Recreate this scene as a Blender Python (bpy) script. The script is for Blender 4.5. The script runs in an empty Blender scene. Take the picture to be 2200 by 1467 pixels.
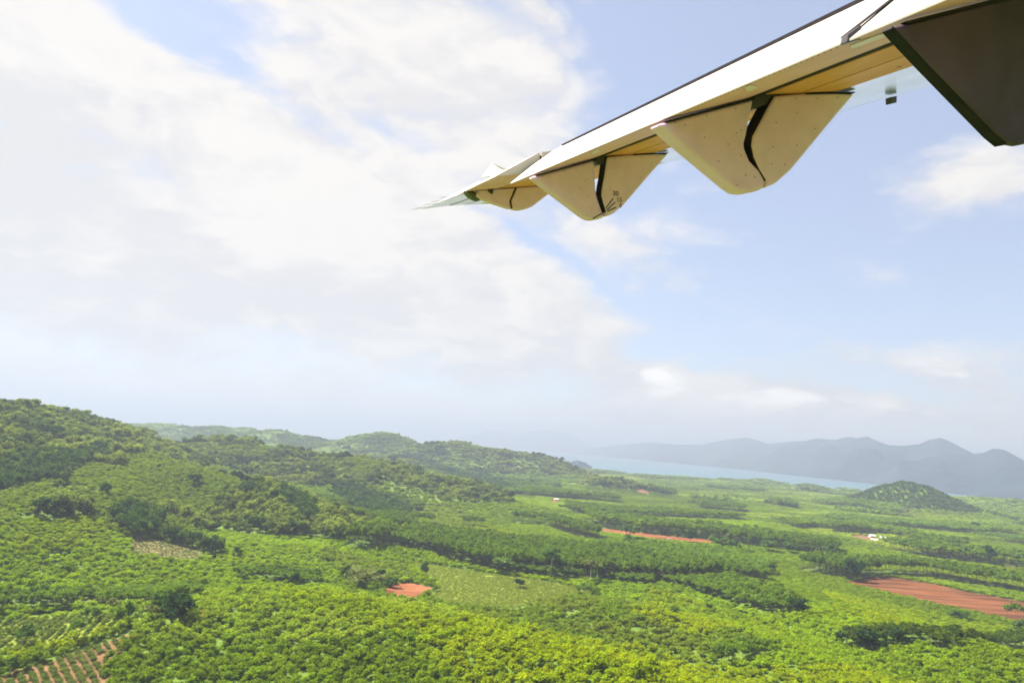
import bpy, bmesh, math, random
import numpy as np
from mathutils import Matrix, Vector
rng = np.random.default_rng(7)
random.seed(7)
scene = bpy.context.scene
C = scene.collection
R_ = math.radians

# ------------------------------------------------------------------ camera
F_PX, CX, CY, CAM_Z = 1500.0, 1100.0, 733.5, 100.0
_n = np.array([-.0664 * F_PX, F_PX, -(880 + .0664 * CX - CY)]); _n /= np.linalg.norm(_n)
_up = -_n
_fh = np.array([0, 0, 1.0]) - _up * _up[2]; _fh /= np.linalg.norm(_fh)
_rt = np.cross(_fh, _up); _rt = -_rt if _rt[0] < 0 else _rt
RW = np.array([_rt, _fh, _up])                       # camera (x right, y down, z forward) to world
CAM = np.array([0, 0, CAM_Z])
cd = bpy.data.cameras.new('camera'); cam = bpy.data.objects.new('camera', cd); C.objects.link(cam)
cd.sensor_width = 36.0; cd.lens = 36.0 * F_PX / 2200.0
cd.clip_start = 0.05; cd.clip_end = 200000.0
_X, _Y, _Z = RW @ [1, 0, 0], RW @ [0, -1, 0], RW @ [0, 0, -1]
cam.matrix_world = Matrix(((_X[0], _Y[0], _Z[0], 0), (_X[1], _Y[1], _Z[1], 0), (_X[2], _Y[2], _Z[2], CAM_Z), (0, 0, 0, 1)))
scene.camera = cam

def ray(px, py):
    d = RW @ np.array([px - CX, py - CY, F_PX]); return d / np.linalg.norm(d)

# ------------------------------------------------------------------ sun, sky, exposure
SUN_EL = 54.0
SUN_AZ = -62.0                                       # degrees from +Y towards +X
sdir = np.array([math.sin(R_(SUN_AZ)) * math.cos(R_(SUN_EL)), math.cos(R_(SUN_AZ)) * math.cos(R_(SUN_EL)), math.sin(R_(SUN_EL))])
sl = bpy.data.lights.new('sun', 'SUN'); so = bpy.data.objects.new('sun', sl); C.objects.link(so)
sl.energy = 5.0; sl.angle = R_(0.6); sl.color = (1.0, 0.94, 0.84)
so.rotation_euler = Vector(-sdir).to_track_quat('-Z', 'Y').to_euler()
so.location = (0, 0, 900)
vs = scene.view_settings
vs.view_transform = 'Standard'; vs.look = 'None'; vs.gamma = 1.0; vs.use_curve_mapping = False
vs.exposure = 1.88
SKY_STRENGTH = 0.1

world = bpy.data.worlds.new('World'); scene.world = world; world.use_nodes = True
wt = world.node_tree; wt.nodes.clear()
def W(kind, **kw):
    n = wt.nodes.new(kind)
    for k, v in kw.items(): setattr(n, k, v)
    return n
def wl(a, b): wt.links.new(a, b)
def wm(op, a, b=None, c=None, clamp=False):
    n = W('ShaderNodeMath', operation=op, use_clamp=clamp)
    for i, v in enumerate((a, b, c)):
        if v is None: continue
        if isinstance(v, (int, float)): n.inputs[i].default_value = v
        else: wl(v, n.inputs[i])
    return n.outputs[0]
def wv(op, a, b):
    n = W('ShaderNodeVectorMath', operation=op)
    for i, v in enumerate((a, b)):
        if isinstance(v, (tuple, list)): n.inputs[i].default_value = v
        else: wl(v, n.inputs[i])
    return n.outputs['Value'] if op == 'DOT_PRODUCT' else n.outputs[0]
tc = W('ShaderNodeTexCoord'); dirv = tc.outputs['Generated']
sep = W('ShaderNodeSeparateXYZ'); wl(dirv, sep.inputs[0])
dx, dy, dz = sep.outputs
def wnoise(vec, scale, detail, rough=0.55):
    n = W('ShaderNodeTexNoise'); n.inputs['Scale'].default_value = scale; n.inputs['Detail'].default_value = detail
    n.inputs['Roughness'].default_value = rough; wl(vec, n.inputs['Vector']); return n.outputs['Fac']
# flatten the noise towards the horizon as a real cloud deck is
flat = W('ShaderNodeCombineXYZ'); wl(dx, flat.inputs[0]); wl(dy, flat.inputs[1]); wl(wm('MULTIPLY', dz, 2.1), flat.inputs[2])
fv = flat.outputs[0]
n1 = wnoise(wv('ADD', fv, (3.1, 7.7, 1.3)), 5.0, 5)
n2 = wnoise(wv('ADD', fv, (13.1, 2.7, 9.3)), 5.5, 5)
nf = wnoise(wv('ADD', fv, (5.3, 1.9, 4.4)), 7.0, 7, 0.58)
wcb = W('ShaderNodeCombineXYZ'); wl(n1, wcb.inputs[0]); wl(n2, wcb.inputs[1]); wl(nf, wcb.inputs[2])
wma = W('ShaderNodeVectorMath', operation='MULTIPLY_ADD'); wl(wcb.outputs[0], wma.inputs[0]); wma.inputs[1].default_value = (.3, .3, .22); wl(fv, wma.inputs[2]); warped = wma.outputs[0]
def puff(off):
    v = W('ShaderNodeTexVoronoi', feature='F1'); v.inputs['Scale'].default_value = 5.0; v.inputs['Detail'].default_value = 2.0; v.inputs['Roughness'].default_value = .55; v.inputs['Lacunarity'].default_value = 2.3
    wl(wv('ADD', warped, off), v.inputs['Vector']); return wm('SUBTRACT', 1.0, v.outputs['Distance'])
pf = puff((2.2, 6.1, 3.3)); pf2 = puff((2.2 - .022, 6.1 + .006, 3.3 + .045))
relief = wm('SUBTRACT', pf, pf2)
az = wm('MULTIPLY', wm('ARCTAN2', dx, dy), 57.2958)
el = wm('MULTIPLY', wm('ARCSINE', dz), 57.2958)
az = wm('ADD', az, wm('MULTIPLY', wm('SUBTRACT', n1, 0.5), 5.5))
el = wm('ADD', el, wm('MULTIPLY', wm('SUBTRACT', n2, 0.5), 4.5))
ae = W('ShaderNodeCombineXYZ'); wl(az, ae.inputs[0]); wl(el, ae.inputs[1]); ae.inputs[2].default_value = 1.0
def blob(px, py, rx, ry, rot, amp):
    d = ray(px, py); a0 = math.degrees(math.atan2(d[0], d[1])); e0 = math.degrees(math.asin(d[2]))
    th = -R_(rot) - 0.066; c, s = math.cos(th), math.sin(th)
    sc = 1500.0 / 57.2958 * 1.08
    rx, ry = rx / sc, ry / sc
    u = wv('DOT_PRODUCT', ae.outputs[0], (c / rx, s / rx, -(a0 * c + e0 * s) / rx))
    v = wv('DOT_PRODUCT', ae.outputs[0], (-s / ry, c / ry, (a0 * s - e0 * c) / ry))
    r2 = wm('MULTIPLY_ADD', u, u, wm('MULTIPLY', v, v))
    return wm('MULTIPLY', wm('EXPONENT', wm('MULTIPLY', r2, -1.0)), amp)
def total(start, items):
    for b in items: start = wm('ADD', start, blob(*b))
    return start
cover = total(wm('MULTIPLY_ADD', n1, 0.45, 0.56), [(480, 420, 800, 330, 0, .16),
    (335, 50, 120, 50, 8, -.46), (480, 25, 110, 38, 0, -.25), (600, 215, 200, 26, 12, -.24), (900, 300, 220, 26, 20, -.22), (1150, 130, 220, 170, 0, .22), (1560, 40, 330, 130, -8, -.75),
    (1330, 250, 160, 90, 20, -.08), (2000, 520, 480, 190, 0, -.40), (2060, 190, 320, 110, 0, -.75), (1560, 480, 200, 90, 10, -.12),
    (1190, 560, 260, 16, 22, -.30), (560, 470, 90, 28, 0, -.25), (1700, 660, 330, 60, 6, -.18),
    (90, 150, 160, 150, 0, .45), (920, 130, 400, 180, 0, .35), (560, 320, 420, 95, 12, .50), (760, 560, 360, 140, 0, .45),
    (150, 560, 380, 190, 0, .35), (1400, 570, 330, 48, 20, .30), (2110, 370, 130, 80, 0, .85), (1490, 850, 150, 55, 0, .85),
    (1690, 865, 90, 30, 0, .6), (1900, 880, 160, 26, 0, .4), (1780, 560, 260, 40, 14, .2), (2030, 770, 260, 70, 0, .45), (1050, 690, 520, 90, 0, .35), (1750, 760, 420, 90, 0, -.38), (1420, 760, 120, 40, 0, -.2)])
cov = wm('ADD', wm('ADD', cover, wm('MULTIPLY', wm('SUBTRACT', nf, 0.5), 0.5)), wm('MULTIPLY', wm('SUBTRACT', pf, 0.62), 0.45))
mr = W('ShaderNodeMapRange', interpolation_type='SMOOTHSTEP'); wl(cov, mr.inputs[0])
mr.inputs[1].default_value = 0.34; mr.inputs[2].default_value = 0.84
mask = mr.outputs[0]
shade = total(wm('ADD', wm('MULTIPLY_ADD', nf, 0.5, 0.46), wm('MULTIPLY', relief, .9)), [
    (40, 340, 130, 190, 0, -.45), (330, 500, 260, 50, 15, -.30), (130, 120, 120, 110, 0, .22), (560, 350, 380, 90, 12, .30),
    (730, 510, 190, 70, 0, .35), (740, 640, 260, 50, 0, -.25), (950, 130, 420, 150, 0, -.12), (1490, 838, 140, 42, 0, .95),
    (250, 700, 330, 35, 5, -.22), (2110, 350, 120, 60, 0, .12), (1750, 800, 520, 90, 0, -.45), (1200, 820, 300, 70, 0, -.2), (2010, 740, 150, 40, 0, .35), (1680, 860, 80, 25, 0, .7), (1900, 870, 120, 22, 0, .45)])
sr = W('ShaderNodeMapRange', interpolation_type='SMOOTHSTEP'); wl(shade, sr.inputs[0])
sr.inputs[1].default_value = 0.35; sr.inputs[2].default_value = 1.05
cc = W('ShaderNodeMix', data_type='RGBA'); wl(sr.outputs[0], cc.inputs['Factor'])
cc.inputs['A'].default_value = (2.26, 2.23, 2.26, 1); cc.inputs['B'].default_value = (2.70, 2.60, 2.49, 1)
heap = total(0.0, [(105, 130, 110, 105, 0, .7), (2105, 360, 110, 60, 0, .5)])
heap = wm('ADD', wm('ADD', heap, wm('MULTIPLY', wm('SUBTRACT', pf, .62), .9)), wm('MULTIPLY', wm('SUBTRACT', nf, .5), .55))
hr = W('ShaderNodeMapRange', interpolation_type='SMOOTHSTEP'); wl(heap, hr.inputs[0]); hr.inputs[1].default_value = .28; hr.inputs[2].default_value = .78
cw = W('ShaderNodeMix', data_type='RGBA'); wl(hr.outputs[0], cw.inputs['Factor']); wl(cc.outputs['Result'], cw.inputs['A']); cw.inputs['B'].default_value = (2.76, 2.67, 2.56, 1)
low = total(0.0, [(1490, 845, 150, 50, 0, 1.0), (1400, 815, 60, 30, 0, .5), (1690, 862, 100, 24, 0, .9), (2040, 770, 170, 40, 0, .6), (1930, 882, 140, 16, 0, .7)])
low = wm('ADD', wm('ADD', low, wm('MULTIPLY', wm('SUBTRACT', pf, .62), 1.0)), wm('MULTIPLY', wm('SUBTRACT', nf, .5), .7))
lr = W('ShaderNodeMapRange', interpolation_type='SMOOTHSTEP'); wl(low, lr.inputs[0]); lr.inputs[1].default_value = .06; lr.inputs[2].default_value = .52
cl = W('ShaderNodeMix', data_type='RGBA'); wl(lr.outputs[0], cl.inputs['Factor']); wl(cw.outputs['Result'], cl.inputs['A']); cl.inputs['B'].default_value = (3.35, 3.2, 3.02, 1)     # sunlit heads of the far cumulus
mask = wm('MAXIMUM', wm('MAXIMUM', mask, hr.outputs[0]), lr.outputs[0])
sky = W('ShaderNodeTexSky', sky_type='NISHITA'); sky.sun_disc = False
sky.sun_elevation = R_(SUN_EL); sky.sun_rotation = R_(SUN_AZ); sky.altitude = 100; sky.air_density = 1.0; sky.dust_density = .7; sky.ozone_density = 1.6
skb = W('ShaderNodeMix', data_type='RGBA', blend_type='MIX'); skb.inputs['Factor'].default_value = 0.48
skg = W('ShaderNodeMix', data_type='RGBA', blend_type='MULTIPLY'); skg.inputs['Factor'].default_value = 1.0
wl(sky.outputs[0], skg.inputs['A']); skg.inputs['B'].default_value = (.63, .60, .60, 1)
wl(skg.outputs['Result'], skb.inputs['A']); skb.inputs['B'].default_value = (1.72, 1.80, 2.12, 1)    # thin high veil
mx = W('ShaderNodeMix', data_type='RGBA'); wl(mask, mx.inputs['Factor']); wl(skb.outputs['Result'], mx.inputs['A']); wl(cl.outputs['Result'], mx.inputs['B'])
bg = W('ShaderNodeBackground'); bg.inputs['Strength'].default_value = SKY_STRENGTH; wl(mx.outputs['Result'], bg.inputs['Color'])
wo = W('ShaderNodeOutputWorld'); wl(bg.outputs[0], wo.inputs['Surface'])

scene.render.engine = 'CYCLES'
cy = scene.cycles
cy.use_denoising = True
cy.max_bounces = 5; cy.diffuse_bounces = 2; cy.glossy_bounces = 2; cy.transmission_bounces = 2; cy.volume_bounces = 0; cy.transparent_max_bounces = 8
cy.use_adaptive_sampling = True; cy.adaptive_threshold = 0.015
cy.sample_clamp_indirect = 4.0
cy.pixel_filter_type = 'BLACKMAN_HARRIS'; cy.filter_width = 1.9

# ------------------------------------------------------------------ helpers
def tag(o, label=None, cat=None, group=None, kind=None):
    if label: o['label'] = label
    if cat: o['category'] = cat
    if group: o['group'] = group
    if kind: o['kind'] = kind
    return o
def link(name, me, mat=None, parent=None):
    o = bpy.data.objects.new(name, me); C.objects.link(o)
    if mat is not None and me is not None: me.materials.append(mat)
    if parent is not None: o.parent = parent
    return o
def mesh(name, v, f, smooth=False):
    me = bpy.data.meshes.new(name); me.from_pydata([tuple(map(float, p)) for p in v], [], [tuple(map(int, q)) for q in f]); me.update()
    if smooth: me.polygons.foreach_set('use_smooth', [True] * len(me.polygons))
    return me
def fast_mesh(name, v, q, smooth=False):
    """v (n,3), q (m,k) with one k for all"""
    me = bpy.data.meshes.new(name); v = np.asarray(v, np.float32); q = np.asarray(q, np.int32)
    me.vertices.add(len(v)); me.vertices.foreach_set('co', v.ravel())
    me.loops.add(q.size); me.loops.foreach_set('vertex_index', q.ravel())
    me.polygons.add(len(q)); me.polygons.foreach_set('loop_start', np.arange(len(q), dtype=np.int32) * q.shape[1])
    me.update(calc_edges=True); me.validate()
    if smooth: me.polygons.foreach_set('use_smooth', np.ones(len(me.polygons), bool))
    return me
def empty(name, loc=(0, 0, 0)):
    o = bpy.data.objects.new(name, None); C.objects.link(o); o.location = loc; return o

def _hash(ix, iy, s):
    h = (ix.astype(np.int64) * 374761393 + iy.astype(np.int64) * 668265263 + s * 1442695041) & 0xffffffff
    h = ((h ^ (h >> 13)) * 1274126177) & 0xffffffff
    return ((h ^ (h >> 16)) & 0xffff) / 65535.0
def vnoise(x, y, s=0):
    ix, iy = np.floor(x), np.floor(y); fx, fy = x - ix, y - iy
    fx = fx * fx * (3 - 2 * fx); fy = fy * fy * (3 - 2 * fy)
    a = _hash(ix, iy, s); b = _hash(ix + 1, iy, s); c = _hash(ix, iy + 1, s); d = _hash(ix + 1, iy + 1, s)
    return (a * (1 - fx) + b * fx) * (1 - fy) + (c * (1 - fx) + d * fx) * fy
def fbm(x, y, oct=4, s=0):
    r = np.zeros_like(x, dtype=float); a = 0.5
    for i in range(oct):
        r += a * vnoise(x * 2 ** i, y * 2 ** i, s + i * 17); a *= 0.5
    return r / (1 - 0.5 ** oct)

def material(name, col, rough=0.6, spec=0.3, build=None, metallic=0.0):
    m = bpy.data.materials.new(name); m.use_nodes = True
    p = m.node_tree.nodes['Principled BSDF']; p.inputs['Base Color'].default_value = (*col, 1); p.inputs['Roughness'].default_value = rough
    p.inputs['Specular IOR Level'].default_value = spec; p.inputs['Metallic'].default_value = metallic
    if build: build(m.node_tree, p)
    return m
def nd(t, kind, **kw):
    n = t.nodes.new(kind)
    for k, v in kw.items(): setattr(n, k, v)
    return n
def noisy(c2, scale, detail=6, lo=0.35, hi=0.7, bump=0.0, bscale=None, coord='Object', stretch=(1, 1, 1), rough=None):
    """mixes a second colour in by noise, plus fine relief"""
    def b(t, p):
        tcn = nd(t, 'ShaderNodeTexCoord'); mp = nd(t, 'ShaderNodeMapping'); mp.inputs['Scale'].default_value = stretch
        t.links.new(tcn.outputs[coord], mp.inputs[0])
        n = nd(t, 'ShaderNodeTexNoise'); n.inputs['Scale'].default_value = scale; n.inputs['Detail'].default_value = detail; n.inputs['Roughness'].default_value = 0.62
        t.links.new(mp.outputs[0], n.inputs['Vector'])
        r = nd(t, 'ShaderNodeMapRange'); r.inputs[1].default_value = lo; r.inputs[2].default_value = hi; t.links.new(n.outputs['Fac'], r.inputs[0])
        x = nd(t, 'ShaderNodeMix', data_type='RGBA'); x.inputs['A'].default_value = p.inputs['Base Color'].default_value; x.inputs['B'].default_value = (*c2, 1)
        t.links.new(r.outputs[0], x.inputs['Factor']); t.links.new(x.outputs['Result'], p.inputs['Base Color'])
        if rough is not None:
            rr = nd(t, 'ShaderNodeMapRange'); rr.inputs[3].default_value = rough[0]; rr.inputs[4].default_value = rough[1]
            t.links.new(n.outputs['Fac'], rr.inputs[0]); t.links.new(rr.outputs[0], p.inputs['Roughness'])
        if bump:
            n2_ = nd(t, 'ShaderNodeTexNoise'); n2_.inputs['Scale'].default_value = bscale or scale * 3; n2_.inputs['Detail'].default_value = 5
            t.links.new(mp.outputs[0], n2_.inputs['Vector'])
            bp = nd(t, 'ShaderNodeBump'); bp.inputs['Strength'].default_value = 1.0; bp.inputs['Distance'].default_value = bump
            t.links.new(n2_.outputs['Fac'], bp.inputs['Height']); t.links.new(bp.outputs[0], p.inputs['Normal'])
    return b

# ------------------------------------------------------------------ terrain
def ground_xy(px, py, D):
    """point on the ray through a photo pixel at horizontal distance D"""
    d = ray(px, py); k = D / math.hypot(d[0], d[1]); return CAM + d * k
def spine(pts, tree=8.0):
    """[(px, py, distance, half width)] -> [(x, y, ground height, half width)]"""
    o = []
    for px, py, D, w in pts:
        p = ground_xy(px, py, D); o.append((p[0], p[1], max(p[2] - tree, 1.0), w))
    return o
RIDGES = [
    spine([(-420, 880, 820, 230), (-150, 860, 900, 220), (0, 864, 1000, 210), (60, 863, 1030, 200), (130, 878, 1080, 190), (200, 893, 1120, 180), (255, 908, 1170, 150), (310, 945, 1250, 110), (360, 975, 1330, 90)], 12),
    spine([(340, 965, 1420, 110), (385, 945, 1420, 130), (450, 934, 1390, 150), (530, 939, 1350, 150), (620, 956, 1300, 140), (700, 969, 1270, 135), (760, 975, 1230, 130), (830, 992, 1180, 125), (900, 1012, 1150, 115), (960, 1022, 1120, 105), (1040, 1050, 1080, 90), (1085, 1085, 1040, 75), (1130, 1108, 1010, 60)], 12),
    spine([(-160, 1130, 500, 80), (0, 1078, 560, 85), (120, 1040, 630, 90), (235, 1008, 730, 95), (330, 968, 860, 100), (420, 988, 820, 100), (520, 1024, 765, 95), (640, 1068, 690, 85), (700, 1112, 640, 70), (760, 1162, 590, 58), (815, 1195, 560, 45)], 10),
    spine([(230, 1350, 330, 55), (430, 1292, 345, 75), (600, 1275, 350, 80), (800, 1302, 328, 75), (950, 1342, 300, 70), (1100, 1378, 276, 65), (1250, 1405, 258, 60), (1400, 1436, 242, 48)], 4.5),
    spine([(1800, 1082, 2040, 50), (1848, 1066, 2040, 70), (1880, 1051, 2040, 80), (1915, 1036, 2040, 90), (1948, 1030, 2040, 95), (1980, 1037, 2035, 90), (2015, 1056, 2030, 80), (2050, 1078, 2020, 60)], 7),
    spine([(2040, 1072, 2700, 120), (2110, 1064, 2700, 160), (2200, 1070, 2650, 170), (2350, 1075, 2600, 180)], 7),
    spine([(230, 912, 3700, 300), (300, 908, 3700, 300), (350, 908, 3700, 260), (410, 917, 3600, 220)], 4),
    spine([(420, 918, 3500, 210), (468, 912, 3450, 210), (500, 922, 3400, 170)], 4),
    spine([(505, 920, 3250, 160), (525, 918, 3250, 170), (555, 928, 3200, 160)], 4),
    spine([(560, 930, 3050, 200), (600, 924, 3000, 220), (650, 934, 2950, 210), (720, 946, 2900, 200)], 4),
    spine([(755, 948, 2700, 150), (800, 936, 2700, 190), (830, 931, 2650, 190), (865, 947, 2600, 160), (910, 962, 2450, 150)], 4),
    spine([(900, 960, 2350, 160), (950, 950, 2300, 190), (990, 949, 2280, 180), (1050, 958, 2250, 160), (1105, 969, 2230, 130), (1125, 980, 2200, 100)], 5),
    spine([(1125, 985, 2250, 120), (1160, 977, 2200, 130), (1190, 990, 2180, 110), (1225, 1008, 2150, 80)], 5),
    spine([(840, 985, 1900, 120), (900, 998, 1850, 140), (980, 1018, 1800, 130), (1060, 1040, 1750, 100)], 5),
    spine([(1260, 1028, 1800, 70), (1310, 1024, 1780, 90), (1360, 1036, 1750, 70)], 7),
    spine([(1610, 1032, 3050, 60), (1640, 1026, 3050, 80), (1680, 1034, 3050, 60)], 6),
    spine([(1705, 1040, 2900, 50), (1735, 1034, 2900, 60), (1770, 1042, 2900, 50)], 6),
    spine([(640, 1165, 560, 50), (520, 1150, 590, 70), (420, 1155, 600, 70)], 4),
    spine([(1340, 1296, 415, 50), (1520, 1330, 395, 55), (1700, 1370, 370, 50), (1850, 1440, 320, 45)], 5),
    spine([(1650, 1240, 545, 55), (1800, 1285, 480, 60), (2000, 1340, 425, 55), (2250, 1400, 380, 55)], 6),
]
def ridge_h(x, y):
    acc = np.zeros_like(x, dtype=float)
    for sp in RIDGES:
        best = np.zeros_like(acc)
        for (x0, y0, z0, w0), (x1, y1, z1, w1) in zip(sp[:-1], sp[1:]):
            ex, ey = x1 - x0, y1 - y0; L2 = ex * ex + ey * ey
            t = np.clip(((x - x0) * ex + (y - y0) * ey) / L2, 0, 1)
            d = np.hypot(x - x0 - t * ex, y - y0 - t * ey); w = w0 + (w1 - w0) * t
            best = np.maximum(best, (z0 + (z1 - z0) * t) * np.exp(-(d / w) ** 1.8))
        acc += best ** 4
    return acc ** 0.25
def coast_r(a):
    return 3300 + 2600 / (1 + np.exp((a - 0.02) * 28)) + 90 * np.sin(a * 41) + 60 * np.sin(a * 87 + 1)
def height(x, y):
    x = np.asarray(x, float); y = np.asarray(y, float)
    D = np.hypot(x, y); a = np.arctan2(x, y)
    base = (fbm(x / 330, y / 330, 3, 5) - 0.5) * 9 + (fbm(x / 90, y / 90, 2, 9) - 0.5) * 2.0
    hill = ridge_h(x, y)
    hill = hill * (1 + (fbm(x / 120, y / 120, 4, 31) - 0.5) * np.clip((D - 500) / 400, 0, 1) * np.clip((1900 - D) / 400, .15, 1) * 0.36)
    z = base + hill
    sea = np.clip((D - coast_r(a)) / 160, 0, 1); sea = sea * sea * (3 - 2 * sea)
    keep = np.clip(hill / 25, 0, 1)
    z = z * (1 - sea * (1 - keep)) - 11 * sea * (1 - keep)
    return np.maximum(z, -11)
_T = np.geomspace(150, 7000, 460)
def hit(px, py):
    """where the ray through a photo pixel meets the ground"""
    d = ray(px, py); P = CAM[:, None] + d[:, None] * _T
    below = P[2] < height(P[0], P[1])
    i = int(np.argmax(below)) if below.any() else len(_T) - 1
    lo, hi = _T[max(i - 1, 0)], _T[i]
    for _ in range(14):
        m = (lo + hi) / 2; p = CAM + d * m
        if p[2] < float(height(p[0:1], p[1:2])[0]): hi = m
        else: lo = m
    p = CAM + d * hi; p[2] = float(height(p[0:1], p[1:2])[0]); return p
def flat_hit(px, py, z=0.0):
    d = ray(px, py); return CAM + d * ((z - CAM_Z) / d[2])
def project(x, y, z):
    c = RW.T @ np.stack([x, y, z - CAM_Z]); k = F_PX / np.maximum(c[2], 1e-3)
    return CX + c[0] * k, CY + c[1] * k, c[2]
def inpoly(x, y, poly):
    r = np.zeros(x.shape, bool); j = len(poly) - 1
    for i in range(len(poly)):
        xi, yi = poly[i]; xj, yj = poly[j]
        c = (yi > y) != (yj > y)
        r ^= c & (x < (xj - xi) * (y - yi) / ((yj - yi) if yj != yi else 1e-9) + xi); j = i
    return r

def gpoly(pts): return [tuple(hit(*p)[:2]) for p in pts]

# ground sheet: rings around the viewpoint, finest where the picture looks
ang = np.concatenate([np.radians(np.linspace(-46, 46, 430)), np.radians(np.linspace(46, 314, 70))[1:-1]])
rad = np.concatenate([[1.0, 60, 120], np.geomspace(180, 5200, 330), np.geomspace(5400, 62000, 26)])
AA, RR = np.meshgrid(ang, rad)
gx, gy = RR * np.sin(AA), RR * np.cos(AA); gz = height(gx, gy)
na, nr = len(ang), len(rad)
i0 = (np.arange(nr - 1)[:, None] * na + np.arange(na)[None, :]); i1 = (np.arange(nr - 1)[:, None] * na + (np.arange(na)[None, :] + 1) % na)
quads = np.stack([i0, i1, i1 + na, i0 + na], -1).reshape(-1, 4)[:, ::-1]
def ground_mat(t, p):
    tcn = nd(t, 'ShaderNodeTexCoord')
    def no(s, d, seed=0):
        n = nd(t, 'ShaderNodeTexNoise'); n.inputs['Scale'].default_value = s; n.inputs['Detail'].default_value = d
        mp = nd(t, 'ShaderNodeMapping'); mp.inputs['Location'].default_value = (seed, seed, 0); t.links.new(tcn.outputs['Object'], mp.inputs[0]); t.links.new(mp.outputs[0], n.inputs['Vector']); return n.outputs['Fac']
    def mixc(f, lo, hi, A, B):
        r = nd(t, 'ShaderNodeMapRange'); r.inputs[1].default_value = lo; r.inputs[2].default_value = hi; t.links.new(f, r.inputs[0])
        x = nd(t, 'ShaderNodeMix', data_type='RGBA'); t.links.new(r.outputs[0], x.inputs['Factor'])
        for k, v in (('A', A), ('B', B)):
            if isinstance(v, tuple): x.inputs[k].default_value = (*v, 1)
            else: t.links.new(v, x.inputs[k])
        return x.outputs['Result']
    c = mixc(no(.012, 5), .4, .62, (.070, .125, .014), (.098, .16, .017))
    c = mixc(no(.05, 4, 40), .5, .72, c, (.12, .15, .03))
    c = mixc(no(.35, 4, 90), .55, .75, c, (.06, .09, .022))
    t.links.new(c, p.inputs['Base Color'])
    bp = nd(t, 'ShaderNodeBump'); bp.inputs['Distance'].default_value = 1.6; bp.inputs['Strength'].default_value = 0.9
    t.links.new(no(.3, 5, 11), bp.inputs['Height']); t.links.new(bp.outputs[0], p.inputs['Normal'])
M_ground = material('ground_cover', (.06, .1, .02), .9, .1, ground_mat)
ground = link('ground', fast_mesh('ground', np.stack([gx.ravel(), gy.ravel(), gz.ravel()], 1), quads, True), M_ground)
tag(ground, 'green plain and hills under the plantations', kind='structure')

# sea
def sea_mat(t, p):
    tcn = nd(t, 'ShaderNodeTexCoord'); n = nd(t, 'ShaderNodeTexNoise'); n.inputs['Scale'].default_value = .02; n.inputs['Detail'].default_value = 6
    t.links.new(tcn.outputs['Object'], n.inputs['Vector'])
    bp = nd(t, 'ShaderNodeBump'); bp.inputs['Distance'].default_value = 1.2; bp.inputs['Strength'].default_value = .5; t.links.new(n.outputs['Fac'], bp.inputs['Height']); t.links.new(bp.outputs[0], p.inputs['Normal'])
    n2_ = nd(t, 'ShaderNodeTexNoise'); n2_.inputs['Scale'].default_value = .0009; n2_.inputs['Detail'].default_value = 3; t.links.new(tcn.outputs['Object'], n2_.inputs['Vector'])
    x = nd(t, 'ShaderNodeMix', data_type='RGBA'); x.inputs['A'].default_value = (.05, .12, .135, 1); x.inputs['B'].default_value = (.04, .10, .13, 1); t.links.new(n2_.outputs['Fac'], x.inputs['Factor']); t.links.new(x.outputs['Result'], p.inputs['Base Color'])
M_sea = material('sea_water', (.1, .3, .33), .35, .5, sea_mat)
sr_, sa = np.concatenate([[1500], np.geomspace(2500, 61500, 14)]), np.radians(np.linspace(0, 360, 97))[:-1]
SA, SR = np.meshgrid(sa, sr_)
sq = np.stack([(np.arange(len(sr_) - 1)[:, None] * 96 + np.arange(96)), (np.arange(len(sr_) - 1)[:, None] * 96 + (np.arange(96) + 1) % 96)], -1)
sq = np.concatenate([sq, sq[..., ::-1] + 96], -1).reshape(-1, 4)[:, ::-1]
sea = link('sea', fast_mesh('sea', np.stack([(SR * np.sin(SA)).ravel(), (SR * np.cos(SA)).ravel(), np.full(SR.size, -6.5)], 1), sq), M_sea)
tag(sea, 'pale turquoise sea between the plain and the far mountains', kind='structure')

# far mountains and islands
M_mount = material('mountain_forest', (.015, .027, .042), .9, .05, noisy((.028, .044, .055), .0016, 8, .42, .62, bump=26, bscale=.008))
def range_mesh(name, pts, label, tex, seed):
    """pts: (px, py, distance of the crest, distance of the front shore)"""
    pts = np.array(pts, float); n = len(pts)
    ts = np.linspace(0, n - 1, 190); P = np.stack([np.interp(ts, np.arange(n), pts[:, k]) for k in range(4)], 1)
    cs = np.linspace(-1, 1, 57); V = []
    dd = np.array([ray(px, py) for px, py in P[:, :2]]); hl = np.hypot(dd[:, 0], dd[:, 1]); zt = (CAM_Z + dd[:, 2] / hl * P[:, 2])[:, None]
    Rg = P[:, 2:3] + cs[None] * (P[:, 2:3] - P[:, 3:4]); X = dd[:, 0:1] / hl[:, None] * Rg; Y = dd[:, 1:2] / hl[:, None] * Rg
    ab = np.abs(cs)[None] + 0 * X; prof = (1 - ab) ** 1.15
    nn = fbm(X / tex, Y / tex, 5, seed) - .5; rid = 1 - np.abs(fbm(X / (tex * .55), Y / (tex * .9), 4, seed + 3) - .5) * 2.6
    side = np.minimum(1, ab * 3) * np.minimum(1, (1 - ab) * 5)
    Zm = zt * prof + zt * side * (nn * .6 + (rid - .6) * .6) + zt * .05 * (fbm(X / 240., Y / 240., 3, seed + 9) - .5) * np.minimum(1, (1 - ab) * 6)
    Zm = np.maximum(Zm, 0) - 8 * (ab > .985) - 6.0 * (1 - prof)
    V = np.stack([X.ravel(), Y.ravel(), Zm.ravel()], 1)
    m = len(cs); q = [(i * m + j, (i + 1) * m + j, (i + 1) * m + j + 1, i * m + j + 1) for i in range(len(P) - 1) for j in range(m - 1)]
    o = link(name, fast_mesh(name, V, np.array(q), True), M_mount); tag(o, label, kind='structure'); return o
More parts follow.
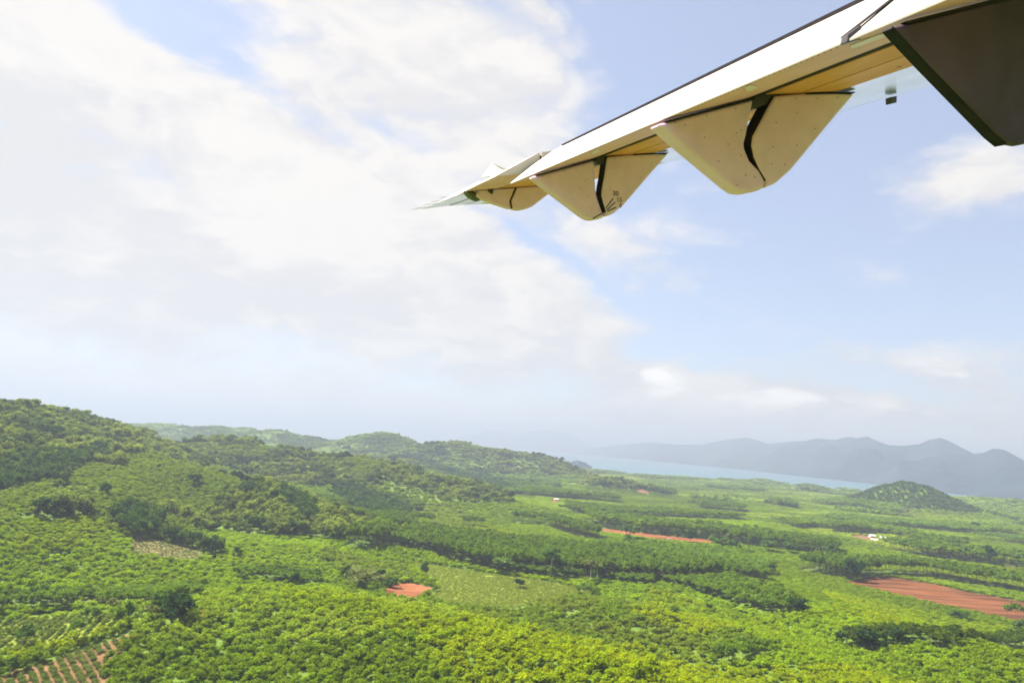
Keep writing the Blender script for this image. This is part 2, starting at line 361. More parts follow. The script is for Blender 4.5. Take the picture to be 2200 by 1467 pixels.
range_mesh('mountains', [(1225, 985, 14500, 13600), (1260, 967, 13800, 12500), (1300, 958, 13200, 11500), (1400, 949, 11500, 9600), (1455, 955, 10900, 9000), (1509, 954, 10400, 8400), (1556, 945, 10000, 7900), (1604, 939, 9600, 7400), (1651, 953, 9100, 6900), (1691, 949, 8700, 6500), (1727, 947, 8400, 6200), (1756, 941, 8100, 6000), (1793, 944, 7800, 5800), (1818, 938, 7600, 5600), (1840, 941, 7400, 5450), (1864, 938, 7200, 5300), (1887, 947, 7000, 5200), (1909, 955, 6800, 5050), (1938, 957, 6600, 4900), (1975, 954, 6400, 4700), (1996, 945, 6300, 4600), (2020, 939, 6150, 4450), (2040, 947, 6000, 4350), (2065, 960, 5850, 4250), (2091, 973, 5700, 4100), (2113, 971, 5600, 4000), (2134, 962, 5500, 3950), (2156, 965, 5400, 3900), (2178, 976, 5300, 3850), (2200, 988, 5200, 3800), (2260, 1000, 5100, 3750), (2340, 990, 5000, 3700), (2500, 1030, 4900, 3650)],
    'hazy blue mountain range across the water at right', 900, 51)
range_mesh('islands', [(955, 952, 18500, 17800), (986, 937, 18500, 17300), (1014, 934, 18500, 17200), (1041, 925, 18500, 17000), (1065, 923, 18500, 17000), (1090, 930, 18500, 17000), (1109, 936, 18500, 17000), (1136, 928, 18300, 16900), (1169, 923, 18200, 16800), (1204, 925, 18000, 16700), (1232, 936, 17800, 16600), (1259, 950, 17600, 16800), (1300, 968, 17400, 17000)],
    'faint blue twin-humped island beyond the hilltop woods', 2200, 61)
range_mesh('islands', [(780, 938, 27000, 26000), (815, 926, 27000, 25600), (853, 923, 27000, 25500), (913, 921, 27000, 25500), (945, 928, 27000, 25600), (985, 945, 27000, 26000)],
    'faintest far island left of the twin-humped one', 2600, 71)
range_mesh('island', [(1208, 1001, 3950, 3880), (1225, 992, 3950, 3860), (1240, 988, 3950, 3850), (1256, 993, 3950, 3860), (1272, 1002, 3950, 3890)],
    'small wooded islet just off the near shore', 160, 81)

# bare fields: sheets draped over the ground
def soil(c1, c2, c3):
    def b(t, p):
        noisy(c2, .05, 6, .4, .65, bump=.25, bscale=.9)(t, p)
        lk = p.inputs['Base Color'].links[0].from_socket
        tcn = nd(t, 'ShaderNodeTexCoord'); mp = nd(t, 'ShaderNodeMapping'); mp.inputs['Scale'].default_value = (.012, .09, 1); mp.inputs['Rotation'].default_value = (0, 0, .5)
        n = nd(t, 'ShaderNodeTexNoise'); n.inputs['Scale'].default_value = 1; n.inputs['Detail'].default_value = 6; t.links.new(tcn.outputs['Object'], mp.inputs[0]); t.links.new(mp.outputs[0], n.inputs['Vector'])
        r = nd(t, 'ShaderNodeMapRange'); r.inputs[1].default_value = .44; r.inputs[2].default_value = .60; r.inputs[4].default_value = .95; t.links.new(n.outputs['Fac'], r.inputs[0])
        x = nd(t, 'ShaderNodeMix', data_type='RGBA'); t.links.new(r.outputs[0], x.inputs['Factor']); t.links.new(lk, x.inputs['A']); x.inputs['B'].default_value = (*c3, 1); t.links.new(x.outputs['Result'], p.inputs['Base Color'])
    return material('red_soil', c1, .95, .05, b)
M_soil = soil((.19, .068, .028), (.24, .095, .042), (.135, .048, .02))
M_plough_shade = soil((.128, .047, .018), (.160, .064, .027), (.062, .026, .013))  # browner soil, with a cloud's shadow also put into the colour
M_field = material('pale_field', (.125, .175, .018), .95, .05, noisy((.17, .185, .03), .08, 6, .42, .68, bump=.3, bscale=.7))
M_soil_pale = soil((.15, .08, .036), (.20, .12, .06), (.10, .065, .03))
M_grass = material('cleared_slope', (.13, .13, .045), .95, .05, noisy((.20, .13, .06), .06, 6, .45, .7, bump=.3, bscale=.8))
FIELDS = {
 'centre': [(818, 1268), (845, 1258), (874, 1251), (905, 1257), (939, 1265), (911, 1278), (888, 1297), (864, 1294), (838, 1284)],
 'right': [(1805, 1252), (1850, 1243), (1898, 1238), (1982, 1250), (2091, 1274), (2260, 1304), (2300, 1342), (2240, 1344), (2127, 1324), (2018, 1301), (1900, 1274)],
 'strip': [(1290, 1135), (1340, 1140), (1400, 1148), (1480, 1156), (1575, 1163), (1575, 1170), (1490, 1167), (1400, 1158), (1340, 1150), (1291, 1144)],
 'rows': [(-60, 1475), (64, 1440), (168, 1399), (296, 1357), (285, 1380), (238, 1409), (228, 1440), (222, 1500), (-60, 1560)],
 'slope': [(276, 1194), (286, 1164), (306, 1152), (350, 1162), (397, 1174), (447, 1194), (420, 1206), (336, 1199)],
 'plot': [(-40, 1334), (60, 1334), (180, 1326), (300, 1326), (330, 1330), (240, 1358), (120, 1382), (-40, 1416)],
 'path': [(60, 1322), (150, 1312), (250, 1312), (300, 1318), (300, 1324), (180, 1322), (60, 1331)],
 'yard': [(1826, 1150), (1850, 1149), (1880, 1155), (1890, 1162), (1868, 1164), (1830, 1156)],
 'hut_yard': [(1183, 1074), (1196, 1073), (1205, 1076), (1192, 1081), (1184, 1080)],
 'scar': [(1366, 1048), (1378, 1050), (1400, 1058), (1388, 1061), (1370, 1056)],
 'far_a': [(1720, 1054), (1742, 1056), (1745, 1059), (1722, 1058)],
 'far_b': [(1672, 1093), (1690, 1094), (1690, 1097), (1672, 1096)],
 'far_c': [(1930, 1093), (1960, 1096), (1975, 1099), (1932, 1096)],
 'far_d': [(1095, 1002), (1115, 1004), (1122, 1008), (1100, 1007)],
 'edge': [(2010, 1181), (2060, 1184), (2200, 1194), (2200, 1198), (2100, 1192), (2010, 1185)],
 'low_right': [(2120, 1214), (2200, 1219), (2240, 1224), (2240, 1228), (2150, 1221)],
}
FG = {k: gpoly(v) for k, v in FIELDS.items()}
def drape(name, poly, mat, label, step, lift=.12):
    P = np.array(poly); lo, hi = P.min(0) - step, P.max(0) + step
    xs = np.arange(lo[0], hi[0] + step, step); ys = np.arange(lo[1], hi[1] + step, step)
    X, Y = np.meshgrid(xs, ys)
    wx = X + (fbm(X / 14, Y / 14, 3, 77) - .5) * 9; wy = Y + (fbm(X / 14, Y / 14, 3, 78) - .5) * 9
    cx_, cy_ = (wx[:-1, :-1] + wx[1:, 1:]) / 2, (wy[:-1, :-1] + wy[1:, 1:]) / 2
    ins = inpoly(cx_, cy_, poly)
    n = len(xs); i, j = np.nonzero(ins); a = i * n + j
    if len(a) == 0: return None
    q = np.stack([a, a + 1, a + 1 + n, a + n], 1); V = np.stack([X.ravel(), Y.ravel(), height(X.ravel(), Y.ravel()) + lift], 1)
    u, inv = np.unique(q, return_inverse=True)
    o = link(name, fast_mesh(name, V[u], inv.reshape(-1, 4), True), mat); tag(o, label, kind='structure'); return o
drape('soil_field', FG['centre'], M_soil, 'small bare orange soil patch beside the grey-trunked tree', 1.6, .35)
drape('soil_field', FG['right'], M_plough_shade, 'long ploughed red field at the right edge', 2.2, .35)
drape('soil_field', FG['strip'], M_soil, 'narrow red soil strip in front of the dark grove', 1.8, .35)
drape('soil_field', FG['rows'], M_soil_pale, 'orange field with planted rows in the lower left corner', 1.6, .3)
FG['pale'] = gpoly([(880, 1205), (1010, 1225), (1180, 1250), (1290, 1270), (1100, 1305), (950, 1300), (925, 1285), (945, 1262)])
drape('grass_field', FG['pale'], M_field, 'pale yellowish field between the small soil patch and the dark grove', 2.0, .3)
drape('grass_field', FG['plot'], M_field, 'grassy plot of young trees at lower left', 1.6, .25)
drape('cleared_slope', FG['slope'], M_grass, 'cleared brownish hillside ringed by trees', 2.2, .35)
drape('dirt_yard', FG['yard'], M_soil_pale, 'bare yard beside the farm houses', 2.2, .4)
drape('dirt_yard', FG['hut_yard'], M_soil, 'orange patch below the lone hut', 2.0, .4)
for k in ('scar', 'far_a', 'far_b', 'far_c', 'far_d'): drape('soil_patch', FG[k], M_soil_pale, 'distant bare soil patch on the plain', 3.0, .6)
drape('dirt_track', FG['edge'], M_soil_pale, 'pale track above the long red field', 2.2, .4)
drape('dirt_track', FG['low_right'], M_soil_pale, 'pale track along the right grove', 2.2, .4)
NO_TREES = ['centre', 'right', 'strip', 'path', 'yard', 'hut_yard', 'scar', 'far_a', 'far_b', 'far_c', 'far_d', 'edge', 'low_right']

# ------------------------------------------------------------------ foliage
def leaf_mat(name, stuff):
    m = bpy.data.materials.new(name); m.use_nodes = True; t = m.node_tree; t.nodes.clear()
    if stuff:
        at = nd(t, 'ShaderNodeAttribute', attribute_type='INSTANCER', attribute_name='tint'); col = at.outputs['Color']
    oi = nd(t, 'ShaderNodeObjectInfo')
    if not stuff: col = oi.outputs['Color']
    ge = nd(t, 'ShaderNodeNewGeometry')
    ad = nd(t, 'ShaderNodeMath', operation='MULTIPLY_ADD'); t.links.new(ge.outputs['Random Per Island'], ad.inputs[0]); ad.inputs[1].default_value = .7; ad.inputs[2].default_value = .65
    x = nd(t, 'ShaderNodeMix', data_type='RGBA', blend_type='MULTIPLY'); x.inputs['Factor'].default_value = 1; t.links.new(col, x.inputs['A']); t.links.new(ad.outputs[0], x.inputs['B'])
    d = nd(t, 'ShaderNodeBsdfDiffuse'); tr = nd(t, 'ShaderNodeBsdfTranslucent'); t.links.new(x.outputs['Result'], d.inputs['Color'])
    y = nd(t, 'ShaderNodeMix', data_type='RGBA', blend_type='MULTIPLY'); y.inputs['Factor'].default_value = 1; t.links.new(x.outputs['Result'], y.inputs['A']); y.inputs['B'].default_value = (1.25, 1.25, .55, 1)
    t.links.new(y.outputs['Result'], tr.inputs['Color'])
    mxs = nd(t, 'ShaderNodeMixShader'); mxs.inputs[0].default_value = .40; t.links.new(d.outputs[0], mxs.inputs[1]); t.links.new(tr.outputs[0], mxs.inputs[2])
    o = nd(t, 'ShaderNodeOutputMaterial'); t.links.new(mxs.outputs[0], o.inputs['Surface']); return m
M_leaf_stuff, M_leaf = leaf_mat('foliage_mass', True), leaf_mat('foliage', False)
M_bark = material('bark', (.19, .155, .12), .9, .1, noisy((.09, .07, .05), 2.0, 5, .4, .65, bump=.03))
M_pale_bark = material('pale_bark', (.52, .47, .40), .85, .1, noisy((.3, .26, .2), 1.5, 5, .45, .7, bump=.02))

def crown_arrays(seed, lobes, cards, size, squash=.8, base=0.0, core=.62, top=1.0, spread=.5):
    """crown of leaf-clump faces round a lumpy core; fits in a box 1 wide, from base to top high"""
    r = np.random.default_rng(seed); V = []; Fq = []
    H = top - base; cz = base + H * .5
    L = []
    for k in range(lobes):
        th = 2 * math.pi * (k / lobes + r.uniform(-.1, .1)); rr = spread * .5 * math.sqrt(r.uniform(.1, 1)) * (1 if k else 0)
        zz = cz + H * .28 * r.uniform(-1, 1) * (1 - rr); L.append((rr * math.cos(th), rr * math.sin(th), zz, r.uniform(.2, .31)))
    n = 0
    for (lx, ly, lz, lr) in L:                                         # lumpy cores (octahedral)
        for (ux, uy, uz) in ((1, 0, 0), (0, 1, 0), (-1, 0, 0), (0, -1, 0), (0, 0, 1), (0, 0, -1)):
            k = core * r.uniform(.8, 1.15); V.append((lx + ux * lr * k, ly + uy * lr * k, lz + uz * lr * k * H * squash))
        for a, b in ((0, 1), (1, 2), (2, 3), (3, 0)):
            Fq += [(n + a, n + b, n + 4), (n + b, n + a, n + 5)]
        n += 6
    per = cards // lobes
    for (lx, ly, lz, lr) in L:
        for _ in range(per):
            u = r.normal(size=3); u /= np.linalg.norm(u)
            if u[2] < -.35: u[2] *= -.6
            rad_ = lr * r.uniform(.72, 1.12)
            c = np.array([lx, ly, lz]) + u * rad_ * np.array([1, 1, H * squash])
            nrm = u + r.normal(size=3) * .55; nrm /= np.linalg.norm(nrm)
            a = np.cross(nrm, [0, 0, 1.0]) if abs(nrm[2]) < .95 else np.array([1.0, 0, 0]); a /= np.linalg.norm(a); b = np.cross(nrm, a)
            w = r.uniform(0, 6.28); a, b = a * math.cos(w) + b * math.sin(w), b * math.cos(w) - a * math.sin(w)
            s = size * r.uniform(.6, 1.25); sc = np.array([1, 1, max(.7, H * .9)])
            p = [c + (-a * s - b * s * .55) * sc, c + (a * s - b * s * .6) * sc, c + (a * s * .25 + b * s + nrm * s * .25) * sc]
            V += p; Fq.append((n, n + 1, n + 2)); n += 3
    return np.array(V), np.array(Fq)
def tube_arrays(p0, p1, r0, r1, n=5):
    p0, p1 = np.array(p0, float), np.array(p1, float); d = p1 - p0; d /= np.linalg.norm(d)
    a = np.cross(d, [1, 0, 0.01]); a /= np.linalg.norm(a); b = np.cross(d, a)
    V = [p0 + (a * math.cos(t) + b * math.sin(t)) * r0 for t in np.arange(n) * 2 * math.pi / n] + [p1 + (a * math.cos(t) + b * math.sin(t)) * r1 for t in np.arange(n) * 2 * math.pi / n]
    Fq = [(i, (i + 1) % n, n + (i + 1) % n) for i in range(n)] + [(i, n + (i + 1) % n, n + i) for i in range(n)]
    return np.array(V), np.array(Fq)
def join(parts):
    V, Fq, n = [], [], 0
    for v, f in parts: V.append(v); Fq.append(f + n); n += len(v)
    return np.concatenate(V), np.concatenate(Fq)
def trunk_arrays(seed, top, r0, lean=.0, limbs=3):
    r = np.random.default_rng(seed); tip = (lean, r.uniform(-.03, .03), top); mid = (lean * .35, 0, top * .5)
    P = [tube_arrays((0, 0, -.03), mid, r0, r0 * .75), tube_arrays(mid, tip, r0 * .75, r0 * .4)]
    for k in range(limbs):
        th = r.uniform(0, 6.28); h = top * r.uniform(.6, .95); P.append(tube_arrays((lean * h / top, 0, h), (lean + math.cos(th) * .22, math.sin(th) * .22, min(top * 1.15, h + .22)), r0 * .45, r0 * .15, 4))
    return join(P)

protos = bpy.data.collections.new('tree_forms')                          # unlinked: only the masses below draw from it
def proto(name, arrs, mats):
    V, Fq = join(arrs); me = fast_mesh(name, V, Fq)
    for m in mats: me.materials.append(m)
    if len(mats) > 1:
        mi = np.zeros(len(me.polygons), np.int32); mi[len(arrs[0][1]):] = 1; me.polygons.foreach_set('material_index', mi)
    o = bpy.data.objects.new(name, me); return o
def collection(name, obs):
    c = bpy.data.collections.new(name)
    for o in obs: c.objects.link(o)
    return c
L1 = [M_leaf_stuff]; L2 = [M_leaf_stuff, M_bark]
SHRUB = [proto('shrub_%02d' % i, [crown_arrays(100 + i, 7, 300, .070, squash=.9, base=.0, top=1.0, spread=.62)], L1) for i in range(6)]
FOREST = [proto('forest_%02d' % i, [crown_arrays(200 + i, 7, 210, .085, squash=.95, base=.05 + .1 * (i % 3), top=1.0, spread=.6 + .12 * (i % 2)), trunk_arrays(220 + i, .5, .03)], L2) for i in range(7)]
TALL = [proto('tall_%02d' % i, [crown_arrays(300 + i, 6, 200, .085, squash=.85, base=.56, top=1.0, spread=.62), trunk_arrays(320 + i, .72, .016, lean=.04 * (i % 3 - 1))], L2) for i in range(5)]
def clump(seed, n, tall):
    r = np.random.default_rng(seed); P = []
    for k in range(n):
        v, f = crown_arrays(seed * 31 + k, 3, 27, .16, base=.0, top=1.0, spread=.5, core=.9)
        s = r.uniform(.24, .4); v = v * [s, s, r.uniform(.6, 1.05)] + [r.uniform(-.45, .45), r.uniform(-.45, .45), 0]; P.append((v, f))
    return join(P)
CLUMP = [proto('clump_%02d' % i, [clump(400 + i, 13, 0)], L1) for i in range(6)]
COLL = {k: collection(k, v) for k, v in (('shrub_forms', SHRUB), ('forest_forms', FOREST), ('tall_forms', TALL), ('clump_forms', CLUMP))}

def mass(name, label, coll, n_forms, x, y, z, w, h, tint):
    """one object of many plants: real leaf geometry placed on a point cloud"""
    n = len(x); me = bpy.data.meshes.new(name); me.vertices.add(n)
    me.vertices.foreach_set('co', np.stack([x, y, z], 1).astype(np.float32).ravel())
    a = me.attributes.new('tint', 'FLOAT_COLOR', 'POINT'); a.data.foreach_set('color', np.concatenate([tint, np.ones((n, 1))], 1).astype(np.float32).ravel())
    a = me.attributes.new('scl', 'FLOAT_VECTOR', 'POINT'); a.data.foreach_set('vector', np.stack([w, w * rng.uniform(.85, 1.15, n), h], 1).astype(np.float32).ravel())
    a = me.attributes.new('rot', 'FLOAT_VECTOR', 'POINT'); a.data.foreach_set('vector', np.stack([rng.normal(0, .06, n), rng.normal(0, .06, n), rng.uniform(0, 6.283, n)], 1).astype(np.float32).ravel())
    a = me.attributes.new('form', 'INT', 'POINT'); a.data.foreach_set('value', rng.integers(0, n_forms, n).astype(np.int32))
    o = link(name, me)
    g = bpy.data.node_groups.new(name, 'GeometryNodeTree')
    g.interface.new_socket('Geometry', in_out='INPUT', socket_type='NodeSocketGeometry'); g.interface.new_socket('Geometry', in_out='OUTPUT', socket_type='NodeSocketGeometry')
    N = g.nodes; gi = N.new('NodeGroupInput'); go = N.new('NodeGroupOutput')
    ci = N.new('GeometryNodeCollectionInfo'); ci.inputs['Collection'].default_value = COLL[coll]; ci.inputs['Separate Children'].default_value = True; ci.inputs['Reset Children'].default_value = True
    ip = N.new('GeometryNodeInstanceOnPoints'); ip.inputs['Pick Instance'].default_value = True
    def na_(nm, ty):
        q = N.new('GeometryNodeInputNamedAttribute'); q.data_type = ty; q.inputs['Name'].default_value = nm; return q.outputs['Attribute']
    e2r = N.new('FunctionNodeEulerToRotation'); g.links.new(na_('rot', 'FLOAT_VECTOR'), e2r.inputs[0])
    g.links.new(gi.outputs[0], ip.inputs['Points']); g.links.new(ci.outputs[0], ip.inputs['Instance']); g.links.new(na_('form', 'INT'), ip.inputs['Instance Index'])
    g.links.new(e2r.outputs[0], ip.inputs['Rotation']); g.links.new(na_('scl', 'FLOAT_VECTOR'), ip.inputs['Scale']); g.links.new(ip.outputs[0], go.inputs[0])
    md = o.modifiers.new('planting', 'NODES'); md.node_group = g
    tag(o, label, 'vegetation', kind='stuff'); return o

# cover polygons in the picture, dropped on the ground: (points, kind)
MATURE = [gpoly(p) for p in [
    [(868, 1158), (905, 1182), (960, 1206), (1050, 1226), (1180, 1243), (1290, 1248), (1400, 1264), (1400, 1215), (1250, 1196), (1080, 1178), (950, 1160)],
    [(1400, 1250), (1491, 1272), (1582, 1302), (1655, 1322), (1722, 1318), (1690, 1285), (1600, 1262), (1500, 1238), (1420, 1222)],
    [(1250, 1115), (1295, 1137), (1377, 1149), (1474, 1158), (1559, 1166), (1641, 1178), (1800, 1196), (1800, 1180), (1640, 1158), (1480, 1140), (1350, 1125)],
    [(1102, 1124), (1170, 1129), (1194, 1139), (1232, 1153), (1286, 1163), (1290, 1156), (1240, 1143), (1190, 1127), (1110, 1118)],
    [(1715, 1226), (1790, 1240), (1833, 1249), (1895, 1238), (1900, 1228), (1830, 1226), (1760, 1216)],
    [(1900, 1236), (1990, 1241), (2080, 1258), (2210, 1278), (2210, 1268), (2080, 1246), (1990, 1230), (1900, 1226)],
    [(1800, 1388), (1860, 1402), (1920, 1395), (1990, 1384), (2010, 1400), (2085, 1398), (2050, 1380), (1960, 1368), (1880, 1372), (1820, 1378)],
    [(2085, 1392), (2150, 1400), (2230, 1395), (2230, 1375), (2150, 1380)],
    [(1895, 1180), (2000, 1200), (2100, 1212), (2210, 1222), (2210, 1210), (2100, 1198), (2000, 1184)],
    [(1780, 1145), (1840, 1147), (1870, 1151), (1868, 1146), (1790, 1139)],
    [(1480, 1090), (1540, 1098), (1600, 1102), (1600, 1097), (1500, 1086)],
    [(1120, 1063), (1200, 1072), (1330, 1082), (1330, 1077), (1200, 1064), (1130, 1057)],
    [(1390, 1052), (1440, 1064), (1440, 1058), (1400, 1049)],
    [(1662, 1085), (1712, 1095), (1712, 1090), (1670, 1081)], [(1715, 1050), (1775, 1060), (1775, 1055), (1730, 1047)],
    [(1925, 1163), (1990, 1175), (2080, 1186), (2085, 1179), (1990, 1166), (1930, 1156)],
    [(-20, 1322), (60, 1314), (200, 1305), (330, 1308), (430, 1290), (420, 1275), (300, 1285), (150, 1288), (-20, 1300)],
    [(500, 1252), (560, 1248), (640, 1266), (690, 1262), (680, 1250), (600, 1235), (530, 1238)],
    [(735, 1175), (800, 1180), (868, 1172), (850, 1160), (760, 1160)],
    [(1520, 1440), (1620, 1420), (1660, 1405), (1600, 1400), (1540, 1415)],
    [(1140, 1268), (1200, 1275), (1290, 1290), (1280, 1280), (1200, 1266)],
]]
BRIGHT = [gpoly(p) for p in [
    [(1000, 1330), (1400, 1400), (1430, 1500), (1000, 1500), (900, 1400)], [(600, 1265), (850, 1310), (1100, 1375), (1000, 1410), (800, 1350), (600, 1300)],
    [(1420, 1420), (1700, 1440), (2000, 1460), (2000, 1500), (1400, 1500)], [(1400, 1265), (1600, 1330), (1700, 1360), (1500, 1370), (1350, 1330)],
    [(1760, 1270), (2000, 1320), (2200, 1360), (2100, 1380), (1900, 1360), (1800, 1320)],
    [(880, 1125), (1050, 1135), (1210, 1165), (1100, 1165), (900, 1145)], [(30, 1130), (220, 1110), (240, 1180), (30, 1200)], [(0, 1430), (160, 1395), (230, 1360), (225, 1345), (60, 1400), (0, 1415)],
]]
SHADEWOOD = [gpoly(p) for p in [  # dark woods; the valley's shade is put into their leaf tint
    [(-60, 1072), (0, 1062), (120, 1026), (225, 992), (240, 965), (120, 985), (-60, 1005)], [(230, 1120), (290, 1160), (330, 1155), (350, 1120), (270, 1095)],
    [(700, 1070), (790, 1105), (880, 1120), (880, 1095), (800, 1060), (730, 1040)], [(350, 1160), (470, 1195), (480, 1185), (400, 1150), (360, 1150)],
    [(840, 985), (930, 1010), (1040, 1050), (1130, 1062), (1060, 1028), (950, 1000), (870, 975)], [(560, 1040), (640, 1075), (690, 1125), (650, 1130), (590, 1085)]]]
SUNNY = [gpoly(p) for p in [  # sunlit slopes, their brightness put into the leaf tint
    [(-60, 1130), (0, 1092), (120, 1052), (230, 1020), (300, 985), (380, 1000), (300, 1045), (150, 1085), (-20, 1140)], [(360, 1128), (420, 1135), (490, 1185), (420, 1178), (365, 1150)],
    [(820, 1030), (900, 1050), (960, 1085), (930, 1105), (850, 1075), (800, 1050)], [(925, 1095), (985, 1085), (1010, 1110), (990, 1135), (930, 1135)], [(700, 1180), (860, 1215), (900, 1250), (760, 1240), (680, 1200)]]]
LOWROWS = [gpoly(p) for p in [[(880, 1205), (1010, 1225), (1180, 1250), (1290, 1270), (1100, 1320), (930, 1300), (945, 1262)], FIELDS['rows'], FIELDS['slope'], [(0, 1330), (330, 1322), (240, 1358), (0, 1412)]]]
DULL = [gpoly(p) for p in [[(930, 1300), (1150, 1270), (1500, 1330), (1640, 1390), (1600, 1420), (1400, 1405), (1100, 1370)]]]

def scatter(r0, r1, step, jit):
    X, Y = [], []
    lim = math.tan(R_(45))
    ys = np.arange(60, r1, step)
    th = R_(24); n = int(r1 * 1.5 / step)
    gi_, gj_ = np.meshgrid(np.arange(-n, n), np.arange(-n, n)); px_ = gi_.ravel() * step + (gj_.ravel() % 2) * step * .5; py_ = gj_.ravel() * step * .92
    x = px_ * math.cos(th) - py_ * math.sin(th); y = px_ * math.sin(th) + py_ * math.cos(th)
    D = np.hypot(x, y); k = (D >= r0) & (D < r1) & (y > 0) & (np.abs(np.arctan2(x, y)) < R_(42)); x, y = x[k], y[k]
    x = x + rng.uniform(-jit, jit, len(x)) * step; y = y + rng.uniform(-jit, jit, len(y)) * step
    return x, y
def parcel(x, y, size, seed):
    """nearest of scattered parcel centres, warped: returns three random numbers per parcel"""
    wx = x + (fbm(x / 160, y / 160, 2, seed + 5) - .5) * size * .8; wy = y + (fbm(x / 160, y / 160, 2, seed + 6) - .5) * size * .8
    c, s = math.cos(.22), math.sin(.22); u = (wx * c + wy * s) / (size * 1.8); v = (-wx * s + wy * c) / size
    best = np.full(len(x), 1e9); id_ = np.zeros((3, len(x)))
    iu, iv = np.floor(u), np.floor(v)
    for a in (-1, 0, 1):
        for b in (-1, 0, 1):
            cu, cv = iu + a, iv + b; d = np.maximum(np.abs(cu + .2 + .6 * _hash(cu, cv, seed) - u), np.abs(cv + .2 + .6 * _hash(cu, cv, seed + 1) - v))
            m = d < best; best = np.where(m, d, best)
            for k in range(3): id_[k] = np.where(m, _hash(cu, cv, seed + 2 + k), id_[k])
    return id_
def lerp(a, b, t): return a + (b - a) * t
def colmix(c1, c2, t): return np.array(c1)[None] * (1 - t[:, None]) + np.array(c2)[None] * t[:, None]
def anyp(x, y, polys):
    r = np.zeros(len(x), bool)
    for p in polys: r |= inpoly(x, y, p)
    return r
T_BRIGHT, T_YELLOW, T_MID, T_DARK, T_LIGHT, T_MATURE, T_OLIVE = (.180, .262, .003), (.250, .305, .001), (.142, .218, .010), (.027, .062, .024), (.185, .24, .036), (.100, .168, .022), (.182, .215, .024)

